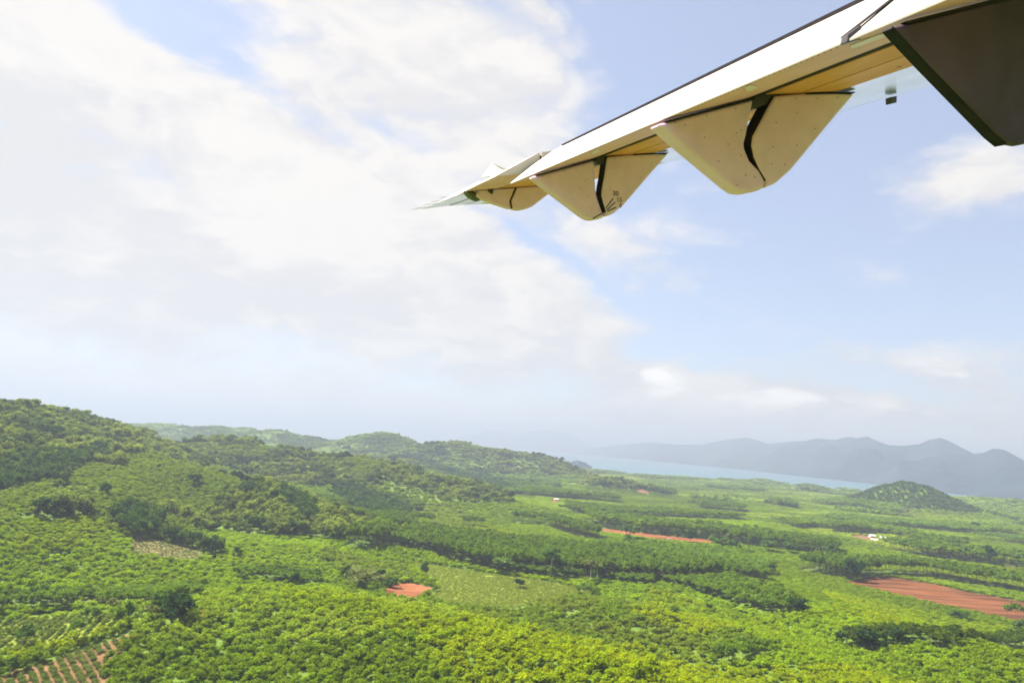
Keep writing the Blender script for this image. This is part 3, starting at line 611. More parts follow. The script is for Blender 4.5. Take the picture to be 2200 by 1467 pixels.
def build_cover():
    sets = {}
    cone_c = ground_xy(1945, 1035, 2040)
    for band, (r0, r1, step, jit) in {'near': (165, 900, 3.6, .36), 'mid': (900, 1750, 6.2, .38), 'far': (1750, 4200, 19., .45), 'cone': (1750, 2320, 7.0, .42)}.items():
        x, y = scatter(r0, r1, step, jit)
        bare = anyp(x, y, [FG[k] for k in NO_TREES]); x, y = x[~bare], y[~bare]
        z = height(x, y); oncone = np.hypot(x - cone_c[0], y - cone_c[1]) < 260
        k = (z > -4) & ((~oncone if band == 'far' else oncone) if band in ('far', 'cone') else True); x, y, z = x[k], y[k], z[k]
        u, v, dep = project(x, y, z); k = (u > -160) & (u < 2360) & (v < 1600); x, y, z, u, v = x[k], y[k], z[k], u[k], v[k]
        D = np.hypot(x, y); n = len(x); R = lambda a, b: rng.uniform(a, b, n)
        pa, pb, pc = parcel(x, y, 95 if band != 'far' else 130, 300)
        hill = ridge_h(x, y)
        nz = fbm(x / 75, y / 75, 3, 140); nb = fbm(x / 22, y / 22, 2, 150); ns = fbm(x / 9, y / 9, 2, 160)
        # default: young plantation parcels
        kind = np.zeros(n, int); W_ = step * (R(1.0, 1.5) + .5 * (R(0, 1) > .93)); H_ = lerp(2.2, 3.9, pa) * R(.85, 1.2)
        tint = colmix(T_MID, T_BRIGHT, np.clip(pb * 1.1, 0, 1)); tint = lerp(tint, np.array(T_OLIVE)[None], (np.clip(pc - .72, 0, .28) * 2.4)[:, None])
        tall = (pa > .80) & (D > 620); kind[tall] = 2; H_[tall] = (11 + 3 * R(0, 1))[tall]; W_[tall] = (step * 1.55 * R(.85, 1.2))[tall]; tint[tall] = colmix(T_MATURE, T_MID, pb * 1.0)[tall]
        bright = np.clip(.82 + pc * .55, .6, 1.4) * (.86 + .3 * fbm(x / 48, y / 48, 2, 170)); tint *= bright[:, None]
        # natural woods on the hills
        fo = (hill > 13) & (D > 560) & (D < 2400); gaps = fo & (nz < .43); fo &= ~gaps
        kind[fo] = 1; big = R(0, 1) ** 2
        H_[fo] = (6.5 + 9.0 * big + 5 * (nb - .5))[fo]; W_[fo] = (step * (1.1 + .5 * big) if band == 'far' else 5.0 + 6.5 * big + (1.5 if band == 'mid' else 0))[fo]; thin = fo & (R(0, 1) < (.45 if band == 'near' else .2))
        dk = np.clip((R(0, 1) ** .8 * .8 + (fbm(x / 34, y / 34, 2, 152) - .5) * 2.3 + .24), 0, 1)
        tint[fo] = colmix(T_DARK, T_LIGHT, dk)[fo]
        lite = gaps; kind[lite] = 0; H_[lite] = (3.5 + 2.5 * R(0, 1))[lite]; tint[lite] = colmix(T_MID, T_LIGHT, R(0, 1))[lite]
        if band == 'cone':
            c_ = hill > 14; kind[c_] = 1; H_[c_] = (5 + 4 * R(0, 1))[c_]; W_[c_] = (7 + 3 * R(0, 1))[c_]; tint[c_] = colmix(T_DARK, T_MATURE, R(0, 1))[c_]
        # explicit covers
        m = anyp(x, y, SHADEWOOD); kind[m] = 1; H_[m] = (8 + 6 * R(0, 1))[m]; W_[m] = (np.maximum(step * 1.3, 6) * R(.9, 1.3))[m]; tint[m] = colmix(T_DARK, T_MATURE, R(0, .7))[m]
        m = anyp(x, y, SUNNY); kind[m] = 0; H_[m] = (3.4 * R(.7, 1.4))[m]; W_[m] = (step * R(1.0, 1.5))[m]; tint[m] = colmix(T_LIGHT, T_BRIGHT, R(0, 1))[m]
        m = anyp(x, y, DULL); kind[m] = 0; H_[m] = (3.2 * R(.7, 1.3))[m]; tint[m] = colmix(T_OLIVE, T_MID, np.clip(nb * 1.2, 0, 1))[m]
        m = anyp(x, y, BRIGHT); kind[m] = 0; H_[m] = (2.9 * R(.8, 1.2))[m]; tint[m] = colmix(T_BRIGHT, T_YELLOW, np.clip((nz - .3) * 1.9 + R(-.25, .25), 0, 1))[m]
        low = anyp(x, y, LOWROWS); kind[low] = 0; H_[low] = (1.3 * R(.6, 1.5))[low]; W_[low] = (1.9 * R(.6, 1.4))[low]; tint[low] = colmix(T_OLIVE, T_LIGHT, R(0, 1))[low]
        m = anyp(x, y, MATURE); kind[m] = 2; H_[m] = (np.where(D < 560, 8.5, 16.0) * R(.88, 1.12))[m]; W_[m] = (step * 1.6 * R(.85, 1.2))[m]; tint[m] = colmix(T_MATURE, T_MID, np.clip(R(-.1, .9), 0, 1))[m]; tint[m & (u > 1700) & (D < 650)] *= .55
        # grove in front: crowns in rows
        fg = (D < 520) & (u < 1450) & (kind == 0) & ~low; H_[fg] = (3.6 * R(.75, 1.35) * np.clip(W_ / 4.4, .8, 1.6))[fg]
        # shadow gaps between rows and odd missing plants
        drop = (R(0, 1) < .04) | ((kind == 0) & (ns < .2)) | (thin if band != 'far' else False) | anyp(x, y, [FG['pale'], FG['rows'], FG['slope'], FG['plot']])
        k = ~drop
        tint *= (R(.78, 1.22))[:, None]; tint[:, 0] *= R(.94, 1.06)
        sets[band] = tuple(a[k] for a in (x, y, z, W_, H_, tint, kind, u, v, D))
    return sets
cover_sets = build_cover()
def crop_rows(poly, ang_, gap, pitch, w, h, c1, c2, jit=.25):
    P = np.array(poly); c = P.mean(0); n = 140
    i, j = np.meshgrid(np.arange(-n, n), np.arange(-n * 2, n * 2)); a = i.ravel() * gap + rng.normal(0, jit * .3, i.size); b = j.ravel() * pitch + rng.uniform(-.4, .4, i.size) * pitch
    x = c[0] + a * math.cos(ang_) - b * math.sin(ang_); y = c[1] + a * math.sin(ang_) + b * math.cos(ang_)
    k = inpoly(x, y, poly) & (rng.uniform(0, 1, len(x)) > .12) & (fbm(x / 12, y / 12, 2, 500) > .17); x, y = x[k], y[k]; m = len(x)
    return (x, y, height(x, y) + .25, w * rng.uniform(.7, 1.4, m), h * rng.uniform(.7, 1.4, m), colmix(c1, c2, rng.uniform(0, 1, m)), np.zeros(m, int), x * 0, x * 0, np.hypot(x, y))
_cr = [crop_rows(FG['plot'], .3, 3.8, 1.5, 2.0, 2.0, (.10, .16, .022), (.18, .22, .04)), crop_rows(FG['pale'], .5, 2.3, 1.1, 1.6, .75, (.16, .225, .02), (.22, .25, .035)), crop_rows(FG['rows'], .74, 3.1, .9, 2.5, 1.2, (.08, .13, .02), (.16, .19, .04)),
       crop_rows(FG['slope'], -.3, 2.2, 1.6, 1.6, .7, (.12, .17, .03), (.2, .2, .07))]
cover_sets['crop'] = tuple(np.concatenate([c[k] for c in _cr]) for k in range(10))

# ---- single trees: the leafy grove nearest the aircraft
def tree_forms(n, seed, lobes, cards, size, base, top_r, mat_bark, lean=0.0, squash=.85, spread=.62, trunk_top=.6, r0=.024):
    out = []
    for i in range(n):
        c = fast_mesh('crown', *crown_arrays(seed + i, lobes, cards, size, squash=squash, base=base, top=1.0, spread=spread)); c.materials.append(M_leaf)
        t = fast_mesh('trunk', *trunk_arrays(seed + 50 + i, trunk_top, r0, lean=lean)); t.materials.append(mat_bark); out.append((c, t))
    return out
TF = {
 'grove': tree_forms(6, 900, 7, 260, .078, .06, 1, M_bark, trunk_top=.5, r0=.03),
 'round': tree_forms(5, 920, 8, 320, .075, .12, 1, M_bark, trunk_top=.5, r0=.028, spread=.68),
 'slim': tree_forms(4, 940, 6, 230, .085, .2, 1, M_bark, trunk_top=.6, r0=.03, spread=.45),
 'pale': tree_forms(4, 960, 5, 150, .085, .52, 1, M_pale_bark, lean=.08, trunk_top=.78, r0=.022, spread=.6),
}
def plant(name, form, i, loc, w, h, tint, label, cat, group=None, rot=None):
    root = empty(name, loc); root.rotation_euler = (0, 0, rng.uniform(0, 6.28) if rot is None else rot)
    root.scale = (w, w, h)
    cm, tm = TF[form][i % len(TF[form])]
    for nm, me in (('crown', cm), ('trunk', tm)):
        o = bpy.data.objects.new(nm, me); C.objects.link(o); o.parent = root; o.color = (*tint, 1)
    tag(root, label, cat, group); return root

x, y, z, w, h, tint, kind, u, v, D = cover_sets['near']
cand = np.nonzero((kind == 0) & (u > 30) & (u < 2180) & (v > 1330) & (v < 1475) & (h > 2.6))[0]
cand = cand[np.argsort(D[cand])][:230]
for i in cand:
    side = 'left of the yellow crest' if u[i] < 1000 else ('on the yellow crest at bottom centre' if u[i] < 1450 else 'in the lower right corner')
    plant('grove_tree', 'grove', int(i), (x[i], y[i], z[i]), w[i], h[i], tint[i], 'small leafy plantation tree in the nearest dense grove, ' + side, 'tree', 'nearest plantation trees ' + side)
keepm = np.ones(len(x), bool); keepm[cand] = False
cover_sets['near'] = tuple(a[keepm] for a in cover_sets['near'])

for nm, lab, coll, nf_, kd, bands in (
        ('plantation_canopy', 'dense young plantation canopy covering the plain and foreground slopes', 'shrub_forms', 6, 0, ('near', 'mid', 'cone', 'crop')),
        ('hill_forest', 'mixed dark and light forest on the left hills', 'forest_forms', 7, 1, ('near', 'mid', 'cone', 'crop')),
        ('mature_grove', 'tall dark plantation groves edging the fields', 'tall_forms', 5, 2, ('near', 'mid', 'cone', 'crop'))):
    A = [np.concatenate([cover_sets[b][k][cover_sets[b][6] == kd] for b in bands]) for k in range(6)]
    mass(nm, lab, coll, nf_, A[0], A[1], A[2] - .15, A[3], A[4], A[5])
x, y, z, w, h, tint, kind, u, v, D = cover_sets['far']
mass('distant_woodland', 'distant plantations and woods receding to the coast', 'clump_forms', 6, x, y, z - .3, w * 1.3, h * np.where(kind == 0, 1.0, 1.05), tint)

# ---- single trees that stand out: (base px, base py, height px, width px, form, tint, label)
DK, MD, LT, OL, YL = (.024, .054, .018), (.06, .115, .022), (.11, .185, .03), (.12, .145, .04), (.38, .34, .02)
SINGLE = [
 (780, 1270, 46, 74, 'round', OL, 'broad olive tree with grey trunk at the left end of the small soil patch'),
 (741, 1254, 34, 22, 'slim', DK, 'narrow dark tree left of the broad olive tree'),
 (811, 1254, 30, 26, 'slim', DK, 'dark upright tree just right of the broad olive tree'),
 (838, 1262, 24, 30, 'round', MD, 'bushy tree shading the edge of the small soil patch'),
 (911, 1241, 34, 20, 'slim', MD, 'slim lone tree in the pale field behind the small soil patch'),
 (1118, 1263, 20, 22, 'round', DK, 'dark round bush alone in the pale field'),
 (1181, 1243, 60, 46, 'pale', MD, 'tall tree with bare white trunk before the dark grove'),
 (1192, 1238, 34, 26, 'pale', MD, 'shorter pale-trunked tree right of the tall white-trunked one'),
 (1268, 1253, 48, 40, 'pale', OL, 'leaning tree with forked pale trunk before the dark grove'),
 (1259, 1243, 36, 26, 'pale', OL, 'reddish-trunked tree left of the forked leaning one'),
 (1283, 1250, 34, 24, 'pale', MD, 'thin pale-trunked tree right of the forked leaning one'),
 (1080, 1232, 34, 40, 'round', LT, 'light green leafy tree standing out against the dark grove'),
 (1222, 1185, 28, 40, 'round', DK, 'dark spreading tree behind the middle of the long grove'),
 (1288, 1181, 22, 28, 'round', MD, 'round tree below the left end of the red strip'),
 (1350, 1182, 34, 24, 'slim', MD, 'upright tree between the red strip and the long grove'),
 (1354, 1158, 34, 36, 'round', MD, 'spreading tree overlapping the left part of the red strip'),
 (1483, 1167, 26, 24, 'round', DK, 'dark tree standing on the middle of the red strip'),
 (1462, 1185, 18, 15, 'round', MD, 'small round tree alone in the field below the red strip'),
 (1548, 1187, 32, 38, 'round', MD, 'left tree of the big pair at the right end of the red strip'),
 (1577, 1188, 28, 28, 'round', MD, 'right tree of the big pair at the right end of the red strip'),
 (1650, 1186, 26, 34, 'round', MD, 'bushy tree right of the big pair'),
 (1698, 1190, 24, 26, 'round', MD, 'leafy tree standing before the far hedge'),
 (1782, 1199, 30, 26, 'slim', MD, 'upright tree at the corner of the bright right field'),
 (1833, 1248, 42, 34, 'round', DK, 'big black-green tree at the left tip of the long red field'),
 (1886, 1230, 26, 14, 'slim', DK, 'slim dark tree above the tip of the long red field'),
 (2127, 1216, 34, 22, 'slim', DK, 'lone very dark tree by the pale track at far right'),
 (1742, 1135, 16, 15, 'round', MD, 'lone round tree in the plain left of the farm houses'),
 (1478, 1112, 14, 9, 'slim', DK, 'small dark lone tree in the plain above the red strip'),
 (1542, 1108, 12, 9, 'slim', MD, 'smaller lone tree right of the small dark one in the plain'),
 (2098, 1141, 16, 16, 'round', DK, 'dark lone tree on the plain below the cone hill'),
 (1095, 1075, 22, 22, 'round', DK, 'dark round tree alone at the foot of the wooded hill'),
 (1150, 976, 10, 9, 'round', DK, 'single tree on the very top of the grassy shore hill'),
 (1205, 998, 18, 13, 'round', DK, 'dark tree on the right flank of the grassy shore hill'),
 (45, 1404, 44, 26, 'pale', MD, 'tall thin tree with pale trunk in the lower left plot'),
 (62, 1397, 34, 22, 'pale', MD, 'shorter thin tree just right of the tall one in the lower left plot'),
 (161, 1384, 40, 28, 'pale', LT, 'thin tree with white trunk above the bright hedge at lower left'),
 (252, 1346, 36, 22, 'slim', LT, 'feathery light tree at the right end of the lower left plot'),
 (275, 1340, 40, 24, 'slim', LT, 'tall feathery tree right of the first feathery one'),
 (205, 1336, 28, 18, 'slim', LT, 'young pointed tree beside the dirt track'),
 (183, 1338, 26, 16, 'slim', LT, 'young pointed tree left of its twin beside the dirt track'),
 (22, 1450, 28, 20, 'pale', MD, 'white-trunked sapling in the bottom left corner'),
 (330, 1347, 40, 40, 'pale', OL, 'sparse tree with several pale stems by the grove edge'),
 (245, 1314, 26, 30, 'round', OL, 'olive round tree at the far end of the dirt track'),
 (345, 1322, 40, 44, 'round', MD, 'round tree behind the sparse pale-stemmed tree'),
 (385, 1334, 48, 62, 'round', DK, 'big dark domed tree at the upper corner of the near grove'),
 (150, 1302, 14, 14, 'round', LT, 'small bright round bush before the dark left grove'),
 (629, 1266, 34, 26, 'slim', DK, 'dark block-shaped tree above the near grove'),
 (511, 1196, 20, 19, 'round', DK, 'lone dark tree on the light slope right of the cleared hillside'),
 (459, 1206, 18, 10, 'slim', DK, 'small dark tree at the right end of the cleared hillside'),
 (433, 1330, 16, 12, 'slim', YL, 'yellow-flowering small tree in the near grove'),
 (531, 1047, 26, 24, 'round', DK, 'dark tree standing above the crest of the front hill'),
 (417, 1046, 26, 26, 'round', DK, 'dark tree near the summit of the front hill'),
 (451, 1118, 22, 20, 'round', DK, 'dark round tree halfway down the front hill'),
 (584, 1078, 26, 20, 'slim', DK, 'tall dark tree on the right flank of the front hill'),
 (640, 1090, 30, 22, 'slim', DK, 'tall dark tree lowest on the front hill crest'),
 (744, 970, 14, 18, 'round', DK, 'dark tree breaking the skyline of the second hill'),
 (898, 1022, 22, 26, 'round', DK, 'dark tree on the right shoulder of the second hill'),
 (1020, 1046, 18, 14, 'slim', DK, 'pointed dark tree near the lower end of the second hill'),
 (845, 996, 18, 20, 'round', DK, 'dark tree on the crest of the second hill'),
 (340, 1010, 12, 9, 'slim', DK, 'tiny upright tree in the dark valley at left'),
 (1525, 1312, 15, 12, 'round', DK, 'small dark bush below the lower right hedgerow'),
 (1447, 1324, 20, 26, 'round', MD, 'low dark bush left of the small dark one below the hedgerow'),
 (1655, 1236, 24, 26, 'round', DK, 'dark round tree on the bright slope above the hedgerow'),
 (1716, 1318, 30, 34, 'round', DK, 'big dark tree ending the lower right hedgerow'),
 (1869, 1400, 40, 46, 'round', DK, 'biggest black-green tree of the clump at lower right'),
 (1818, 1386, 30, 38, 'round', DK, 'round dark tree left of the biggest in the lower right clump'),
 (1930, 1388, 32, 40, 'round', DK, 'wide dark tree right of the biggest in the lower right clump'),
 (2189, 1356, 22, 26, 'round', MD, 'bushy tree at the right edge below the long red field'),
 (2060, 1332, 18, 30, 'round', MD, 'low bush at the lower rim of the long red field'),
]
for k, (px, py, hp, wp, form, tn, lab) in enumerate(SINGLE):
    p = hit(px, py); dist = np.linalg.norm(p - CAM); m = dist / F_PX
    plant('yellow_tree' if tn is YL else ('bush' if ' bush' in lab else 'tree'), form, k, tuple(p - [0, 0, .1]), wp * m * 1.12, hp * m * 1.08, tn, lab, 'bush' if ' bush' in lab else 'tree')

# ------------------------------------------------------------------ aircraft wing
_dS = np.array([-450, -150, 1500.0]); _dS /= np.linalg.norm(_dS)
_dF = np.array([4700, -640, 1346.0]); _dF -= _dS * (_dF @ _dS); _dF /= np.linalg.norm(_dF)
_dU = np.cross(_dF, _dS); _dU = -_dU if _dU[1] > 0 else _dU
AXS, AXF, AXU = RW @ _dS, RW @ _dF, RW @ _dU              # spanwise (outboard), forward, up
O = np.array([3.6, 0.8, 1.15])                             # wing root in (forward, span, up) metres from the window
wing = empty('airplane_wing')
_o = CAM + AXF * O[0] + AXS * O[1] + AXU * O[2]
wing.matrix_world = Matrix([[AXF[i], AXS[i], AXU[i], _o[i]] for i in range(3)] + [[0, 0, 0, 1]])
tag(wing, 'white high wing of a passenger aircraft with lowered flap and tan fairings', 'airplane')
def at_span(px, py, S):
    """(forward, span, up) of a photo pixel on the rib at span S"""
    d = RW @ np.array([px - CX, py - CY, F_PX]); q = np.array([d @ AXF, d @ AXS, d @ AXU]); return q * S / q[1]
def paint(name, col, dirt, rough=.38, lo=.5, hi=.8, stretch=(3, 1, 3), scale=2.2, spec=.4):
    return material(name, col, rough, spec, noisy(dirt, scale, 7, lo, hi, bump=.0015, bscale=9, stretch=stretch, rough=(rough - .08, rough + .18)))
M_white = paint('white_paint', (.50, .45, .40), (.45, .40, .35), .4)
M_tan_bounce = paint('bounce_tan_paint', (.92, .43, .62), (.78, .36, .5), .55, .42, .75, spec=.3)  # white paint tinted tan: warm ground bounce put into the colour
M_gold_bounce = paint('bounce_gold_paint', (.86, .33, .16), (.72, .26, .12), .5, .42, .75, spec=.3)  # white paint tinted gold: light off the soil put into the colour
M_fair = paint('fairing_paint', (.90, .53, .78), (.80, .46, .66), .48, .40, .75)
M_fair_shade = paint('fairing_shade_paint', (.105, .052, .105), (.042, .023, .042), .5, .3, .65, stretch=(1, 1, 1), scale=1.1)  # darker copy of the fairing paint, shade put into the colour
M_edge = material('leading_edge_metal', (.86, .86, .87), .2, .5, noisy((.74, .75, .77), 1.4, 6, .4, .75, stretch=(3, .5, 3), rough=(.12, .3)), metallic=.92)
M_seal_shade = material('dark_seal_and_shade', (.022, .018, .022), .85, .1, noisy((.036, .03, .036), 8))
M_mark = material('black_marking', (.02, .02, .022), .6, .2, noisy((.05, .045, .04), 30, lo=.5, hi=.8))
M_dark = material('dark_metal_and_shadow', (.035, .025, .03), .35, .5, noisy((.06, .05, .05), 12))
M_screw0 = material('seam', (.34, .16, .09), .6, .2, noisy((.25, .12, .07), 10))
M_wick = material('wick', (.72, .62, .54), .6, .3, noisy((.5, .42, .36), 20))
def part(name, V, Fq, mat, parent=None, smooth=False, bevel=0.0, seg=2):
    root = wing if parent is None else parent
    o = link(name, mesh(name, [np.array(p) - O for p in V], Fq, smooth), mat); o.parent = root
    if bevel:
        b = o.modifiers.new('bevel', 'BEVEL'); b.width = bevel; b.segments = seg; b.limit_method = 'ANGLE'; b.angle_limit = R_(35)
    return o
def loft(name, sections, mat, parent=None, smooth=False, closed=True):
    """sections: [(S, [(F, U)...])] with equal counts -> closed body"""
    V, Fq = [], []; n = len(sections[0][1])
    for S, pr in sections: V += [(f_, S, u_) for f_, u_ in pr]
    for k in range(len(sections) - 1):
        for i in range(n):
            j = (i + 1) % n; Fq.append((k * n + i, k * n + j, (k + 1) * n + j, (k + 1) * n + i))
    m = (len(sections) - 1) * n
    Fq += [tuple(range(n))[::-1], tuple(range(m, m + n))]
    o = part(name, V, Fq, mat, parent, smooth)
    bm = bmesh.new(); bm.from_mesh(o.data); bmesh.ops.recalc_face_normals(bm, faces=bm.faces); bm.to_mesh(o.data); bm.free()
    return o
def sharpen(o, deg=40):
    o.data.set_sharp_from_angle(angle=R_(deg)); return o
def extrude(name, prof, S0, S1, mat, parent=None, bevel=.0, seg=3):
    o = loft(name, [(S0, prof), (S1, prof)], mat, parent)
    if bevel:
        b = o.modifiers.new('bevel', 'BEVEL'); b.width = bevel; b.segments = seg; b.limit_method = 'ANGLE'; b.angle_limit = R_(50)
    return o
# fixed wing: box, nose and the dark cove ahead of the flap
BOX = [(3.60, 1.002), (3.9, .998), (4.25, 1.0), (4.25, 1.375), (3.9, 1.36), (3.46, 1.295), (3.44, 1.278), (3.60, 1.25)]
loft('wing_box', [(.3, BOX), (8.86, BOX)], M_gold_bounce)
NOSE = [(4.255, 1.0), (4.6, .999), (5.0, 1.0), (5.2, 1.022), (5.29, 1.07), (5.31, 1.12), (5.27, 1.19), (5.1, 1.27), (4.7, 1.35), (4.255, 1.378)]
sharpen(loft('leading_edge', [(.3, NOSE), (8.86, NOSE)], M_edge, smooth=True))
extrude('flap_cove', [(3.535, 1.03), (3.555, 1.01), (3.555, 1.25), (3.535, 1.24)], .3, 8.86, M_seal_shade)
extrude('gap_strip', [(3.425, .984), (3.598, 1.008), (3.598, 1.03), (3.425, 1.0)], .3, 8.86, M_seal_shade)
extrude('shroud_lip', [(3.362, 1.252), (3.43, 1.262), (3.46, 1.29), (3.362, 1.278)], .3, 8.55, M_seal_shade)
# flaps
FLAP = [(2.70, .852), (3.1, .921), (3.42, .977), (3.47, 1.02), (3.50, 1.09), (3.49, 1.18), (3.42, 1.225), (3.345, 1.243), (3.05, 1.08), (2.70, .862)]
flap = loft('outboard_flap', [(2.985, FLAP), (8.83, FLAP)], M_white)
flap2 = loft('inboard_flap', [(.3, FLAP), (2.965, FLAP)], M_white)
def skin_under(o, under=None):  # recolours downward faces with the ground-bounce tint
    o.data.materials.append(under or M_tan_bounce)
    for p in o.data.polygons:
        if p.normal.z < -.3: p.material_index = 1
for o in (flap, flap2): skin_under(o)
extrude('flap_joint_strip', [(2.712, .885), (3.33, 1.25), (3.33, 1.256), (2.705, .889)], 2.955, 2.995, M_seal_shade, flap)
extrude('hinge_bracket', [(2.69, .845), (2.78, .862), (2.78, .93), (2.70, .885)], 2.93, 2.985, M_dark, flap, .008)
def disc(c, n, r, k=7, h=.002):
    n = np.array(n, float); n /= np.linalg.norm(n); a = np.cross(n, [0, 1, .1]); a /= np.linalg.norm(a); b = np.cross(n, a); c = np.array(c)
    V = [c + (a * math.cos(t) + b * math.sin(t)) * r + n * h for t in np.arange(k) * 2 * math.pi / k] + [c + (a * math.cos(t) + b * math.sin(t)) * r * 1.15 - n * .001 for t in np.arange(k) * 2 * math.pi / k]
    return V, [tuple(range(k))] + [(i, k + i, k + (i + 1) % k, (i + 1) % k) for i in range(k)]
def discs(name, pts, n, r, mat, parent):
    V, Fq = [], []
    for p in pts:
        v, f = disc(p, n, r); Fq += [tuple(i + len(V) for i in q) for q in f]; V += v
    o = part(name, V, Fq, mat, parent); o['kind'] = 'stuff'; return o
M_rivet = material('rivet_metal', (.62, .56, .50), .4, .5, noisy((.45, .40, .35), 40))
un = (-.529, 0, .848)
discs('rivet_row', [(2.70 + .062, s, .862 + .0386) for s in np.arange(3.05, 8.8, .05)], un, .0065, M_rivet, flap)
discs('rivet_row', [(2.70 + .062, s, .862 + .0386) for s in np.arange(.5, 2.9, .05)], un, .0065, M_rivet, flap2)
discs('rivet_row', [(2.735, s, .8575) for s in np.arange(3.05, 8.8, .045)], (.17, 0, -.98), .0045, M_seal_shade, flap)
M_glint = material('glint_paint', (.95, .66, .92), .5, .4, noisy((.8, .56, .78), 6))
# pale patches painting sky reflections under the flap; small vents under the wing
def under_flap(px, py):
    q = at_span(px, py, 1.0); q = q / q[0]; r_ = q[2]; F_ = .3833 / (r_ - .1736); return q * F_ + np.array([0, 0, -.004])
def plate4(name, pix, mat, parent, th=.002):
    P = [under_flap(*p) for p in pix]; k = len(P); up_ = np.array([0, 0, th])
    return part(name, [p - up_ for p in P] + [p + up_ for p in P], [tuple(range(k)), tuple(range(k, 2 * k))[::-1]] + [(i, (i + 1) % k, k + (i + 1) % k, k + i) for i in range(k)], mat, parent)
plate4('sky_glint_patch', [(1599, 186), (1613, 181), (1629, 187), (1606, 196)], M_glint, flap)
plate4('sky_glint_patch', [(1271, 326), (1283, 320), (1289, 324), (1276, 331)], M_glint, flap)
plate4('sky_glint_patch', [(1826, 97), (1880, 76), (1935, 58), (1937, 62), (1890, 82), (1830, 103)], M_glint, flap)
for F_, S_ in ((4.15, 4.05), (4.12, 3.1), (4.1, 7.0), (3.9, 5.9), (4.12, 6.2)):
    v_, f_ = disc((F_, S_, .999), (0, 0, -1), .014); part('drain_hole', v_, f_, M_dark, wing)
extrude('skin_seam', [(3.90, .9955), (3.905, .9955), (3.905, .9990), (3.90, .9990)], .3, 8.8, M_screw0, wing)
# flap track fairings: a rear piece that drops with the flap and a front piece on the wing
REAR = [(2.64, .815), (2.83, .652), (3.05, .470), (3.235, .318), (3.30, .275), (3.37, .262), (3.45, .270), (3.52, .286)]
FRONT_LOW = [(3.528, .288), (3.64, .322), (3.78, .412), (3.92, .535), (4.16, .750), (4.42, .975)]
GAP_A = [(3.545, .34), (3.49, .43), (3.41, .51), (3.372, .60), (3.37, .64), (3.392, .70), (3.43, .83), (3.475, .972)]
GAP_B = [(3.50, .34), (3.475, .42), (3.452, .50), (3.437, .575), (3.436, .64), (3.438, .70), (3.442, .83), (3.447, .967)]
EDGE_A = [(3.66, .985), (3.58, .88), (3.505, .775), (3.444, .69), (3.43, .62), (3.446, .53), (3.488, .44), (3.548, .345)]
EDGE_B = [(3.60, .985), (3.575, .88), (3.55, .775), (3.52, .68), (3.50, .60), (3.49, .545), (3.51, .44), (3.535, .345)]
def fairing(S, w, gap, edge, mat, seal=True, label=None):
    e = None
    rear = extrude('rear_fairing', REAR + gap, S, S + w, mat, e, min(.045, w * .35))
    rear['label'] = 'rear piece of the ' + label
    front = extrude('front_fairing', FRONT_LOW + [(4.2, .996), (3.9, .996)] + edge, S, S + w, mat, e, min(.03, w * .35))
    front['label'] = 'front piece of the ' + label
    # dark face closing the front piece towards the gap
    pr = [(f_ - .006, u_) for f_, u_ in edge[:]] + [(f_ + .012, u_) for f_, u_ in edge[::-1]]
    extrude('gap_face', pr, S + .012, S + w - .012, M_seal_shade, front)
    # dark joints where the pieces meet the skins
    extrude('joint_seal', [(2.70, .835), (2.72, .826), (3.475, .962), (3.475, .982)], S - .004, S + w * .5, M_seal_shade, rear)
    extrude('joint_seal', [(3.95, .984), (4.40, .976), (4.42, .990), (3.95, .999)], S - .004, S + w * .5, M_seal_shade, front)
    return e, rear, front
f1, f1r, f1f = fairing(4.75, .17, GAP_A, EDGE_A, M_fair, label='large middle fairing with a curved dark gap')
f2, f2r, f2f = fairing(7.75, .17, GAP_B, EDGE_B, M_fair, label='farther fairing marked 30, 15 and 0')
f0, f0r, f0f = fairing(2.60, .05, GAP_B, EDGE_B, M_fair_shade, label='near dark fairing at the right edge, shade in its paint')
REDGE = [(2.64, .815), (2.83, .652), (3.05, .470), (3.235, .318), (3.30, .275)]
extrude('edge_shade', [(f_ - .006, u_ - .006) for f_, u_ in REDGE] + [(f_ + .004, u_ + .004) for f_, u_ in REDGE[::-1]], 2.608, 2.662, M_seal_shade, f0r)  # black strip painting the shade along the fairing's lower edge
# joint where flap brackets enter the wing above each gap
for S, p_ in ((4.75, f1f), (7.75, f2f)):
    extrude('track_bracket', [(3.45, .955), (3.50, .90), (3.66, .935), (3.78, .985), (3.62, 1.03), (3.48, 1.0)], S + .03, S + .15, M_dark, p_, .01)
# screw heads on the fairing sides
M_screw = material('screw_head', (.30, .20, .20), .5, .4, noisy((.2, .14, .14), 30))
sm_v, sm_f = disc((0, 0, 0), (0, -1, 0), .0048)
screw = mesh('fastener', sm_v, sm_f); screw.materials.append(M_screw)
def fastener(parent, F_, S_, U_):
    o = bpy.data.objects.new('fastener', screw); C.objects.link(o); o.parent = parent; o.location = np.array((F_, S_ - .001, U_)) - O
for S, a, b in ((4.75, f1r, f1f), (7.75, f2r, f2f)):
    for F_, U_ in ((2.86, .80), (3.02, .70), (3.05, .86), (3.30, .72), (3.34, .74), (3.30, .90), (3.13, .52), (3.22, .64), (3.36, .40), (3.33, .55), (2.78, .82), (3.28, .33), (3.44, .38)): fastener(a, F_, S, U_)
    for F_, U_ in ((3.70, .95), (3.85, .955), (4.05, .95), (4.25, .95), (3.62, .60), (3.60, .47), (3.66, .78), (3.86, .85), (4.02, .72), (3.84, .60), (3.72, .46)): fastener(b, F_, S, U_)
